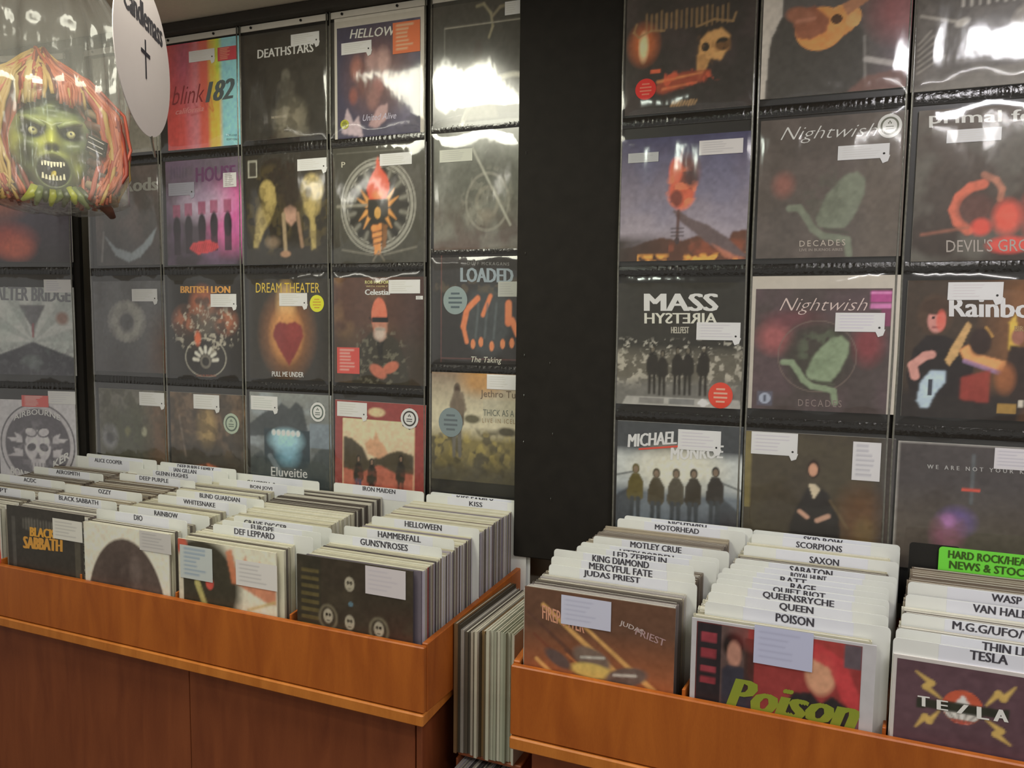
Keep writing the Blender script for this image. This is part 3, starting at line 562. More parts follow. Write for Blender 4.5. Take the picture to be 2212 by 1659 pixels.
# --- angled panel, far left
A = Art((70, 58, 66), seed=22); A.vgrad((84, 74, 96), (52, 44, 48)).ell(.18, .75, .3, .16, (176, 70, 52), 1, .9).ell(.1, .3, .3, .2, (176, 96, 64), 1, .7).ell(.3, .85, .2, .12, (196, 88, 56), .9, .8)
record(PS, None, (157, 566), A, 'purple and orange cover half hidden behind the bagged mask', 'records shown on the angled panel', size=.315)
A = Art((178, 182, 180), seed=23)
for k in range(12):
    an = math.pi*(k/11*1.1-.05)+math.pi; A.line(.47, .62, .47+1.0*math.cos(an), .62+1.0*math.sin(an), .006, [(120, 134, 134), (196, 200, 198)][k % 2], .3, .12)
A.poly([(0, .78), (.47, .62), (1, .8), (1, 1), (0, 1)], (66, 66, 74), 1, 1).noise((96, 96, 104), 20, .5, .65, .4, A.ym(.66, 1.2, .1)).poly([(.3, .2), (.64, .2), (.56, .34), (.5, .44), (.47, .58), (.45, .44), (.38, .34)], (92, 90, 98), .9, 1).line(.475, .42, .47, .56, .012, (150, 84, 90)).ell(.85, .35, .08, .07, (146, 108, 94), .6, .9).noise((150, 170, 164), 5, .5, .7, .25)
record(PS, None, (165, 812), A, 'white and grey cover with a dark road running to the horizon', 'records shown on the angled panel', size=.315, texts=[('ALTER BRIDGE', -10, 618, 152, 648, (112, 114, 120), dict(bold=.03, slope=(5, 5)))], stick=[(96, 604, 154, 632, (206, 206, 214), 'price')], tab=False)
A = Art((184, 182, 188), seed=24); A.ring(.5, .52, .475, .014, (84, 80, 88)).ring(.5, .52, .44, .03, (176, 172, 178)).ell(.5, .52, .42, .42, (92, 88, 96), .03)
for sx in (-1, 1):
    A.poly([(.5+sx*.2, .42), (.5+sx*.3, .38), (.5+sx*.27, .44), (.5+sx*.4, .44), (.5+sx*.33, .49), (.5+sx*.2, .5)], (188, 184, 190), 1).poly([(.5+sx*.2, .58), (.5+sx*.32, .56), (.5+sx*.3, .62), (.5+sx*.4, .66), (.5+sx*.2, .66)], (188, 184, 190), .9)
A.ell(.5, .54, .17, .19, (196, 192, 198), .1).poly([(.4, .64), (.6, .64), (.58, .82), (.5, .86), (.42, .82)], (188, 184, 190), 1)
for sx in (-1, 1): A.ell(.5+sx*.08, .55, .06, .045, (84, 80, 88), .2, 1, sx*.4)
A.poly([(.5, .6), (.46, .68), (.54, .68)], (84, 80, 88), 1)
for sx in (-1, 1): A.ell(.5+sx*.085, .375, .085, .06, (84, 80, 88), .1, 1, -sx*.2).ell(.5+sx*.085, .372, .068, .045, (188, 184, 190), .15, 1, -sx*.2)
A.line(.3, .4, .34, .52, .012, (96, 92, 100)).line(.7, .4, .66, .52, .012, (96, 92, 100))
for k in range(5): A.line(.42+.04*k, .74, .42+.04*k, .8, .006, (96, 92, 100))
A.noise((150, 146, 154), 14, .5, .62, .3, A.em(.5, .55, .3, .3, .3))
record(PS, None, (169, 1053), A, 'white cover with a black round skull and goggles emblem', 'records shown on the angled panel', size=.315,
       texts=[('AIRBOURNE', 30, 897, 130, 909, (200, 196, 202), dict(arc=.022, bold=.02)), ('BONE', 24, 1006, 64, 1024, (206, 202, 208), dict(slope=(14, 14), bold=.03)), ('KER', 116, 996, 150, 1012, (206, 202, 208), dict(slope=(-22, -22), bold=.03))],
       stick=[(48, 855, 105, 878, (216, 84, 80), 'note', (238, 190, 186)), (105, 846, 163, 872, (214, 212, 222), 'price')], tab=False)
# --- right wall
A = Art((56, 52, 48), n=100, seed=30); A.noise((70, 60, 58), 4, .4, .7, .6).ell(.14, .46, .1, .13, (188, 96, 40), 1, .9).ell(.14, .48, .035, .1, (236, 196, 140), .8)
A.poly([(.58, .48), (.64, .42), (.74, .4), (.8, .46), (.79, .56), (.74, .64), (.66, .62), (.62, .72), (.57, .78), (.56, .62)], (196, 146, 80), 1, 1).ell(.75, .52, .055, .05, (50, 46, 40), .3).ell(.62, .53, .03, .035, (56, 50, 42), .3).noise((140, 96, 50), 12, .5, .65, .5, A.em(.68, .55, .13, .2, .2))
A.poly([(.2, .82), (.34, .72), (.5, .7), (.66, .7), (.64, .78), (.45, .82), (.3, .86)], (150, 64, 38), .9, 2).line(.26, .76, .6, .72, .012, (208, 130, 66), .8, .004).line(.3, .82, .56, .79, .01, (200, 112, 60), .8, .004).rect(.2, .66, .28, .69, (206, 88, 44), .9).noise((200, 80, 40), 14, .6, .7, .7, A.em(.46, .76, .25, .07, .4))
A.scribble(.14, .22, .80, .37, (150, 118, 74), 17, .8, .007).path([(.08, .30), (.06, .36), (.1, .4), (.2, .36), (.3, .37)], .006, (150, 118, 74)).path([(.55, .37), (.68, .33), (.82, .36), (.84, .30)], .006, (150, 118, 74)).scribble(.36, .92, .56, .96, (190, 150, 96), 9, .9, .005, .4)
record(PR, None, (1630, 226), A, 'dark cover with a candle and a skull above a red book', G_R, size=.315, n=100,
       texts=[],
       stick=[(1372, 168, 1418, 218, (188, 44, 40), 'round', (206, 110, 90))])
for q in (): pass
A = Art((88, 84, 80), n=100, seed=31); A.mix(np.clip((A.U-.72)*5, 0, 1), (104, 94, 98)).ell(.95, .45, .2, .2, (150, 80, 78), 1, .7).poly([(0, 0), (.14, 0), (.14, .4), (.07, .55), (.045, .75), (.035, 1), (0, 1)], (186, 178, 166), 1)
A.poly([(.05, 1), (.06, .6), (.14, .42), (.3, .4), (.64, .5), (.7, .62), (.7, 1)], (74, 71, 66), 1, 2).ell(.40, .53, .17, .155, (214, 138, 62), .06).ell(.56, .47, .115, .095, (214, 146, 76), .08).poly([(.44, .42), (.62, .38), (.62, .56), (.46, .66)], (214, 142, 68), 1).ell(.62, .49, .05, .055, (218, 152, 84), .1).poly([(.54, .38), (.96, .14), (.98, .19), (.58, .46)], (168, 116, 80), 1).ell(.51, .475, .038, .034, (86, 60, 42), .15).poly([(.2, .4), (.36, .36), (.46, .46), (.45, .55), (.34, .6), (.24, .58)], (140, 84, 60), .95, 1).ell(.26, .42, .1, .06, (150, 96, 70), .4, 1, .3).line(.24, .46, .36, .45, .012, (176, 116, 88), .8).line(.7, .62, .72, .97, .008, (150, 146, 140), .6)
A.poly([(.72, .9), (1, .86), (1, 1), (.6, 1)], (120, 86, 76), .8, 2).line(.72, .78, .94, .84, .02, (196, 190, 184), .6)
record(PR, None, (1962, 187), A, 'cover of a person playing a honey coloured acoustic guitar', G_R, size=.317, n=100)
A = Art((84, 78, 70), n=96, seed=32); A.noise((108, 102, 94), 8, .45, .65, .6).ring(.86, .58, .185, .05, (150, 142, 128), .7).ell(.86, .58, .15, .15, (104, 94, 84), .1).line(.05, .42, .32, .5, .012, (160, 154, 142), .8).ell(.33, .5, .05, .03, (176, 170, 158), .6, 1, -.4)
for k in range(6): A.line(.04, .86-.045*k, .22-.02*k, .74-.04*k, .006, (150, 144, 132), .7)
A.ell(.42, .63, .05, .06, (176, 168, 152), .8, .8).poly([(0, 1), (.1, .97), (.3, .9), (.6, .85), (1, .84), (1, 1)], (120, 114, 102), .6, 3)
A.scribble(.3, .26, .8, .38, (186, 180, 168), 9, .8, .01)
record(PR, (1982, -82), (2296, 172), A, 'grey cover with a round clock-like dial, top right corner', G_R, n=96, texts=[])
A = Art((78, 82, 112), n=110, seed=33); A.vgrad((64, 62, 92), (150, 140, 150), 0, .82).noise((98, 104, 136), 4, .4, .7, .3, A.ym(0, .7, .2)).poly([(.0, .90), (.12, .88), (.22, .84), (.34, .81), (.5, .84), (.62, .80), (.74, .78), (.86, .84), (.88, .78), (1, .76), (1, 1), (0, 1)], (96, 60, 44), 1, 1).mix(A.ym(.8, 1.1, .08)*np.clip(1-A.U*1.6, 0, 1), (56, 46, 40)).noise((150, 76, 46), 9, .45, .65, .6, A.ym(.84, .96, .05)*(A.U > .4)).noise((236, 158, 44), 10, .5, .62, .95, A.ym(.95, 1.2, .03)*(A.U > .15))
A.poly([(.42, .59), (.48, .6), (.56, .66), (.7, .72), (.84, .82), (1, .98), (.88, .98), (.72, .88), (.6, .78), (.48, .68)], (98, 82, 82), 1, 1).poly([(.72, .86), (.9, .96), (1, 1), (.84, .99)], (186, 110, 80), .7, 1)
A.ell(.49, .44, .1, .15, (206, 92, 60), .3).ell(.52, .3, .1, .14, (112, 70, 60), .6, .9).ell(.44, .28, .05, .1, (226, 96, 60), .5).ell(.49, .47, .08, .07, (196, 88, 56), .3).ell(.45, .5, .05, .07, (96, 56, 52), .5, .8).line(.47, .2, .49, .1, .012, (140, 70, 84), .8, .002).noise((232, 120, 72), 14, .5, .62, .7, A.em(.49, .42, .12, .16, .3)).ell(.56, .34, .05, .07, (70, 54, 56), .6, .8)
A.line(.47, .6, .465, .82, .012, (92, 66, 62), 1).ell(.465, .84, .018, .03, (70, 56, 56), .3)
for k in range(3): A.line(.42, .74+.03*k, .51, .74+.03*k, .005, (70, 58, 60))
record(PR, (1342, 303), (1614, 560), A, 'sky blue cover with an arm holding up a burning guitar', G_R, n=110, board=(34, 32, 34), texts=[],
       stick=[(1510, 298, 1606, 336, (206, 202, 200), 'price'), (1357, 328, 1423, 353, (176, 178, 178), 'price')], tab=False)
def bird(A, ox, oy, s, c, dk):
    A.poly([(ox+.02*s, oy+.38*s), (ox+.1*s, oy+.18*s), (ox+.24*s, oy+.02*s), (ox+.34*s, oy), (ox+.4*s, oy+.06*s), (ox+.4*s, oy+.18*s), (ox+.33*s, oy+.36*s), (ox+.26*s, oy+.46*s), (ox+.12*s, oy+.46*s), (ox+.04*s, oy+.44*s)], c, 1, 1)
    A.path([(ox-.2*s, oy+.28*s), (ox-.12*s, oy+.28*s), (ox-.06*s, oy+.36*s), (ox, oy+.46*s), (ox+.08*s, oy+.52*s), (ox+.2*s, oy+.54*s), (ox+.28*s, oy+.56*s), (ox+.3*s, oy+.68*s)], .022*s+.005, c).line(ox+.1*s, oy+.46*s, ox+.28*s, oy+.5*s, .008, dk, .6)
A = Art((84, 76, 70), n=100, seed=34); A.noise((98, 88, 82), 4, .4, .7, .6).ell(.18, .47, .07, .08, (140, 88, 76), 1, .8).mix(np.clip((A.U-.62)*3, 0, .5), (100, 90, 78))
bird(A, .40, .40, .9*.95, (112, 118, 100), (70, 74, 62)); A.noise((84, 86, 74), 12, .5, .65, .4, A.em(.48, .55, .16, .2, .3))
record(PR, (1644, 262), (1945, 553), A, 'dull brown cover with a pale green bird emblem and round badge, second row', G_R, n=100,
       texts=[('Nightwish', 1686, 276, 1896, 312, (206, 200, 188), dict(shear=.45, bold=-.015, slope=(-10, -10))), ('DECADES', 1727, 520, 1826, 533, (168, 158, 146), dict(space=1.35, bold=0, slope=(-3, -3))), ('LIVE IN BUENOS AIRES', 1727, 537, 1820, 543, (140, 130, 122), dict(slope=(-1, -1)))],
       stick=[(1809, 309, 1922, 347, (222, 220, 214), 'price'), (1894, 244, 1950, 300, (206, 200, 188), 'badge', (98, 100, 88))])
A = Art((86, 76, 66), n=100, seed=35); A.vgrad((88, 78, 68), (60, 50, 44)).noise((104, 102, 92), 4, .45, .7, .6)
A.path([(.36, .80), (.29, .74), (.26, .66), (.29, .58), (.36, .52), (.44, .5)], .032, (196, 96, 66), .9).path([(.44, .44), (.52, .48), (.56, .54), (.55, .6)], .02, (170, 110, 84), .8).ell(.4, .66, .11, .1, (96, 66, 58), .5, .9).ell(.6, .72, .08, .1, (220, 76, 50), .8, .95).ell(.44, .78, .06, .05, (226, 66, 44), .8, .9).ell(.62, .9, .12, .05, (232, 62, 44), .7, .95).ell(.8, .7, .1, .14, (190, 70, 50), 1, .8).line(.06, .82, .36, .78, .01, (150, 92, 70), .7)
record(PR, (1986, 240), (2312, 560), A, 'brown and red hellish cover with glowing lava coils, right edge', G_R, n=100,
       texts=[('primal fear', 2008, 242, 2290, 276, (206, 200, 186), dict(bold=.02, slope=(-8, -8))), ("DEVIL'S GROUND", 2044, 518, 2300, 545, (150, 142, 134), dict(bold=0, slope=(-4, -4)))], stick=[(2044, 274, 2164, 310, (232, 230, 220), 'price')], tab=False)
A = Art((50, 48, 42), n=110, seed=36); A.mix(A.ym(.55, .85, .1), (120, 114, 98), .5).noise((176, 170, 154), 24, .52, .64, .7, A.ym(.56, .86, .06)).mix(A.ym(.8, 1.1, .08), (112, 110, 104), .8).poly([(.1, .93), (.98, .93), (1, 1), (.06, 1)], (160, 158, 152), .9)
A.rect(.2, .94, .4, .985, (124, 122, 118)).rect(.44, .94, .64, .985, (118, 118, 116)).poly([(.66, .965), (.7, .93), (.76, .965), (.7, 1)], (206, 204, 200), 1)
for x, t, hh in ((.3, .5, .4), (.38, .54, .37), (.5, .51, .39), (.58, .51, .39), (.7, .49, .41)): A.person(x, t, hh, (44, 40, 34), (104, 96, 80))
A.noise((190, 186, 170), 30, .62, .7, .6, A.ym(.46, .56, .05))
record(PR, (1334, 612), (1602, 884), A, 'black and white cover of a crowd scene with large white block title', G_R, n=110,
       texts=[('MASS', 1394, 634, 1549, 672, (206, 202, 190), dict(bold=.05, slope=(0, 0))), ('HYSTERIA', 1393, 676, 1548, 699, (196, 192, 180), dict(bold=.03, mirror=False))][:1]+[('AIRETSYH', 1393, 676, 1548, 699, (196, 192, 180), dict(bold=.03, mirror=True)), ('HELLFEST', 1450, 706, 1488, 720, (170, 166, 152), dict(bold=.02))],
       stick=[(1504, 697, 1600, 734, (210, 208, 212), 'price'), (1529, 827, 1584, 881, (218, 62, 44), 'round', (232, 150, 130))])
A = Art((74, 64, 62), n=100, seed=37); A.noise((88, 70, 74), 4, .4, .7, .7).ell(.16, .4, .12, .12, (156, 82, 82), 1, .85).ell(.85, .44, .1, .15, (130, 52, 58), 1, .8).ell(.3, .25, .2, .07, (110, 60, 66), 1, .7).ell(.48, .55, .25, .3, (62, 58, 50), .4, .8).ring(.48, .55, .29, .008, (112, 96, 88), .6)
bird(A, .39, .38, .86*.93, (126, 142, 112), (76, 86, 66)); A.noise((98, 112, 86), 12, .5, .65, .4, A.em(.5, .5, .16, .2, .3))
A.rect(.04, .85, .16, .97, (90, 90, 106), .8).ell(.10, .91, .045, .045, (150, 158, 176), .2).rect(.09, .88, .11, .94, (70, 74, 90)).rect(.85, .02, 1, .11, (166, 60, 128)).rect(.85, .03, 1, .04, (214, 140, 190)).rect(.85, .12, 1, .16, (200, 110, 170), .9).rect(.93, .16, 1, .3, (130, 50, 92), .8)
record(PR, (1626, 597), (1932, 896), A, 'brown cover with a green bird emblem, white border and magenta tab, third row', G_R, n=100, board=(214, 206, 192), border=(.028, .095, .055, .0),
       texts=[('Nightwish', 1684, 644, 1874, 680, (190, 172, 166), dict(shear=.45, bold=-.015)), ('DECADES', 1724, 862, 1818, 877, (120, 106, 102), dict(space=1.35, bold=0, slope=(3, 3)))], stick=[(1803, 676, 1912, 716, (216, 208, 226), 'price')])
A = Art((66, 54, 44), n=110, seed=38); A.mix(np.clip((A.U-.45)*2, 0, 1)*A.ym(0, .8, .2), (150, 96, 48)).mix(A.ym(.8, 1.1, .1), (46, 40, 38)).noise((110, 74, 44), 5, .45, .7, .5, np.clip((A.U-.4)*2, 0, 1)).poly([(.66, .3), (.7, .24), (.73, .5), (.67, .5)], (210, 172, 44), .9, 1).line(.52, .34, .56, .4, .008, (200, 150, 60))
A.ell(.19, .25, .115, .15, (76, 58, 44), .3).ell(.2, .29, .058, .09, (190, 126, 116), .25).ell(.19, .19, .09, .06, (70, 52, 40), .3).ell(.18, .27, .012, .008, (60, 40, 40), .4).ell(.22, .27, .012, .008, (60, 40, 40), .4).line(.18, .34, .22, .34, .006, (130, 60, 60)).ell(.23, .29, .03, .07, (220, 90, 70), .6, .9).poly([(.02, .7), (.06, .5), (.14, .4), (.26, .4), (.4, .46), (.46, .6), (.44, .84), (.06, .86)], (42, 36, 36), 1, 1)
A.path([(.08, .7), (.06, .62), (.14, .55), (.18, .54)], .03, (196, 136, 124)).poly([(.27, .58), (.3, .5), (.4, .3), (.43, .32), (.35, .54), (.3, .62)], (190, 150, 90), 1).poly([(.1, .88), (.12, .74), (.18, .66), (.28, .66), (.28, .74), (.22, .82), (.18, .93), (.13, .93)], (168, 188, 202), 1, 1).rect(.17, .72, .2, .84, (60, 64, 74))
A.poly([(.36, .5), (.42, .46), (.52, .54), (.66, .58), (.64, .66), (.5, .62), (.4, .58)], (214, 144, 78), 1, 1).line(.4, .58, .62, .66, .016, (140, 110, 150), .8).ell(.49, .44, .07, .1, (56, 42, 38), .3).poly([(.38, .7), (.56, .64), (.56, .88), (.38, .86)], (150, 52, 40), .85, 2).ell(.72, .4, .04, .06, (150, 96, 78), .4).poly([(.66, .56), (.68, .46), (.8, .48), (.86, .6), (.82, .86), (.7, .86)], (52, 40, 36), 1, 1).ell(.66, .7, .06, .1, (146, 86, 44), .7, .9).rect(.62, .88, .74, .95, (176, 136, 50), .7).rect(.75, .85, .78, .9, (214, 206, 186), .8)
record(PR, (1962, 606), (2286, 914), A, 'warm brown concert cover with a guitarist holding a pale blue guitar', G_R, n=110,
       texts=[('Rainbow', 2052, 642, 2278, 684, (226, 216, 200), dict(bold=.03, slope=(4, 4))), ('BIRMINGHAM', 2192, 704, 2276, 716, (150, 126, 86))], stick=[(2046, 609, 2168, 648, (222, 214, 214), 'price')])
A = Art((96, 104, 112), n=110, seed=39); A.mix(A.ym(-.1, .28, .1), (58, 60, 62), .9).mix(A.ym(.28, .6, .1), (186, 190, 186), .85).ell(.5, .42, .3, .18, (212, 206, 180), 1, .7).noise((126, 138, 148), 5, .4, .7, .4, A.ym(.5, 1.1, .1)).poly([(0, .68), (.14, .58), (.14, 1), (0, 1)], (62, 66, 72), .9, 2).poly([(.8, .58), (1, .76), (1, 1), (.8, 1)], (64, 68, 74), .9, 2).mix(A.ym(.8, 1.2, .2)*np.clip((A.U-.4)*2, 0, 1), (60, 52, 54), .8)
A.line(0, .5, .14, .46, .008, (96, 100, 100)).line(.84, .5, 1, .56, .008, (96, 100, 100))
for x, t, c in ((.16, .38, (92, 82, 40)), (.33, .41, (74, 66, 48)), (.49, .4, (78, 72, 58)), (.63, .39, (60, 54, 44)), (.8, .36, (58, 54, 50))): A.person(x, t, .56, c, (124, 104, 84), (62, 66, 70))
record(PR, (1335, 908), (1597, 1168), A, 'cover of five people walking in a pale tunnel under a slanted white title', G_R, n=110,
       texts=[('MICHAEL', 1357, 938, 1461, 966, (214, 208, 196), dict(shear=.1, bold=.03, slope=(-7, -7))), ('MONROE', 1449, 966, 1562, 994, (206, 202, 192), dict(shear=.1, bold=.03, slope=(-4, -4))), ('l', 1380, 968, 1464, 972, (196, 66, 48), dict(bold=.05, slope=(-6, -6)))],
       stick=[(1464, 932, 1558, 970, (212, 208, 216), 'price')])
A = Art((68, 60, 48), n=110, seed=40); A.noise((78, 70, 52), 4, .4, .7, .6).rect(0, 0, .055, .6, (120, 108, 62), .9).ell(.8, .62, .14, .22, (104, 72, 46), 1, .8).ell(.83, .72, .07, .1, (112, 92, 54), .9, .7).mix(np.clip((A.U-.86)*5, 0, .7), (72, 70, 74))
A.poly([(.3, 1), (.34, .7), (.38, .56), (.44, .42), (.52, .4), (.58, .44), (.66, .6), (.68, .8), (.7, 1)], (46, 42, 40), 1, 2).ell(.48, .265, .042, .07, (56, 40, 34), .3).ell(.478, .272, .03, .05, (190, 138, 108), .3).poly([(.45, .38), (.5, .38), (.53, .42), (.49, .5)], (196, 180, 150), .95).line(.4, .6, .45, .64, .016, (182, 138, 114)).line(.52, .66, .59, .62, .018, (182, 140, 116)).line(.6, .5, .72, .7, .01, (110, 92, 62), .6).ell(.42, .96, .1, .03, (104, 98, 70), .8, .7)
record(PR, (1609, 930), (1920, 1236), A, 'dark brown painted portrait cover of a seated woman in black', G_R, n=110, stick=[(1622, 937, 1724, 979, (212, 208, 216), 'price'), (1839, 957, 1904, 1036, (206, 204, 208), 'note', (170, 168, 176))])
A = Art((72, 66, 66), n=100, seed=41); A.mix(A.ym(.5, 1.1, .4), (98, 88, 76), .7).ell(.38, .6, .1, .1, (108, 88, 150), .9, .8).ell(.33, .7, .09, .13, (150, 92, 112), .9, .75).ell(.33, .6, .04, .05, (170, 112, 170), .9, .8).line(.46, .08, .46, .45, .01, (96, 104, 108), .7).rect(.4, .335, .51, .36, (196, 70, 50)).noise((112, 84, 80), 10, .5, .65, .4, A.em(.34, .68, .12, .16, .3))
A.rect(0, 0, .008, 1, (190, 186, 178)).rect(0, 0, 1, .008, (190, 186, 178))
record(PR, (1941, 952), (2290, 1262), A, 'dark cover with a thin white border and a blurred violet and pink bust', G_R, n=100,
       texts=[('WE ARE NOT YOUR KIND', 2003, 1003, 2250, 1012, (160, 158, 156), dict(space=1.7, slope=(14, 14)))], stick=[(2146, 972, 2240, 1012, (206, 202, 210), 'price')], tab=False)

# ------------------------------------------------------------ the two record bins (frame turned two degrees from the wall)
TH = math.radians(2.0)
def bpt(x, y, z): return (x*math.cos(TH)+y*math.sin(TH), -x*math.sin(TH)+y*math.cos(TH), z)
def bsolve(px, py, z):
    d = ray(px, py); P = d*(z/d[2]); return P[0]*math.cos(TH)-P[1]*math.sin(TH), P[0]*math.sin(TH)+P[1]*math.cos(TH)
def card_at(px, py):
    z = -.53
    for _ in range(30):
        x, y = bsolve(px, py, z); z = .5*z+.5*(-.534+.07*(min(max(y, 1.38), 1.89)-1.39))
    return x, y, z
BF, BT = 1.372, .015                      # front face of the bins, board thickness
ZT, ZB = -.718, -.902
SL0 = .072
CELLS_L = [(-2.49, 'far'), (-2.150, ''), (-1.822, ''), (-1.472, ''), (-1.104, '')]
def bin_unit(x0, x1, parts_x, label, lab2):
    r = empty('record_bin', bpt((x0+x1)/2, BF, ZB), -TH, label=label, cat='record bin', group='orange wooden record bins')
    X = lambda v: v-(x0+x1)/2
    MB().cbox(X(x0), 0, .030, X(x1), BT, ZT-ZB, .0025).build('front_board', M['wood'], r)
    MB().cbox(X(x0), -.004, 0, X(x1), .56, .028, .003).build('bottom_board', M['woodlip'], r)
    for xs in (x0, x1-BT):
        q = MB().cbox(X(xs), BT+.0005, .0285, X(xs)+BT, .54, ZT-ZB+.003, .002); q.v = [(v[0]+.09*v[1]*(xs > x0 and x0 < -1), v[1], v[2]+.06*v[1]*(v[2] > .1)) for v in q.v]; q.build('side_board', M['wood'], r)
    q = MB().box(X(x0)+BT+.001, BT+.001, .0285, X(x1)-BT-.001, .54, .0300); q.v = [(v[0], v[1], v[2]+SL0*(v[1]-.02)) for v in q.v]; q.build('floor_board', M['wood'], r)
    MB().cbox(X(x0)+BT, .545, .0285, X(x1)-BT, .558, ZT-ZB+.02, .002).build('back_board', M['wood'], r)
    for p in parts_x:
        q = MB().cbox(X(p)-.003, BT+.001, .0285, X(p)+.003, .50, ZT-ZB+.010, .001); q.v = [(v[0]+.18*max(0, v[1]-.03)*(x0 > -1), v[1], v[2]+.06*v[1]*(v[2] > .1)) for v in q.v]; q.build('partition', M['wood'], r)
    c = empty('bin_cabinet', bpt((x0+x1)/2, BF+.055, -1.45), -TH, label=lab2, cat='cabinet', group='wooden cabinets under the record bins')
    W = 0.76; n = max(1, int(round((x1-x0-.05)/W))); xx = x1-.05
    edges = [x1-.052]
    q = -1.481 if x0 < -1 else x1-.8
    while q > x0+.03: edges.append(q); q -= .80
    edges.append(x0+.03)
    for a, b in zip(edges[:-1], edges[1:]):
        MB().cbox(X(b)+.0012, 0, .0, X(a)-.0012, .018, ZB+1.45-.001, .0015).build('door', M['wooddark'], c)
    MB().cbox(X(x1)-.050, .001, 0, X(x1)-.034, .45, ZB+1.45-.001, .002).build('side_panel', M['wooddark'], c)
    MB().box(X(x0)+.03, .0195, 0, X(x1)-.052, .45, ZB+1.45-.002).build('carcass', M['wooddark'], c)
    return r
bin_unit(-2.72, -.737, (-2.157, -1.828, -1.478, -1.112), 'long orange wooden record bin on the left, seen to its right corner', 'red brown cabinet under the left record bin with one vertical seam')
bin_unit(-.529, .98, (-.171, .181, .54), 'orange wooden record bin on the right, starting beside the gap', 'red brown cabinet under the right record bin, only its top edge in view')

# ------------------------------------------------------------ divider cards
CW = .325
def card(tx, ty, words, anchor='L', w=CW, label='', m=None, group='white divider cards', tu=.5, tv=.32, th=.030, hid=0.0, wfrac=.5, black=False):
    """(tx, ty): photo pixel of the card's top-left (or top-right) corner"""
    x, y, z = card_at(tx, ty)
    if anchor == 'R': x -= w
    return dict(x=x, y=y, z=z, w=w, words=words, label=label, m=m, group=group, black=black)
def uvtxt(cd, px0, px1, py, hpx, s):
    """lettering box on the card from photo pixels: x range, centre y and cap height"""
    pl = Plane(*bpt(0, cd['y'], 0)[:2], -TH); a0, _ = pl.uv(px0, py); a1, _ = pl.uv(px1, py); _, z0 = pl.uv((px0+px1)/2, py)
    # position relative to the card's left-bottom
    off = cd['x']
    zt = z0+hpx*.5; zb = z0-hpx*.5
    return (s, a0-off, a1-off, zb, zt)
CWC = {'D0': .335, 'D1': .33, 'D2': .335, 'D3': .318, 'D4': .318, 'R1': .322, 'R2': .325, 'R3': .32}
LC = 'white divider card '
LIM = {'D0': 1.828, 'D1': 1.838, 'D2': 1.85, 'D3': 1.862, 'D4': 1.875, 'R1': 1.842, 'R2': 1.852, 'R3': 1.862}
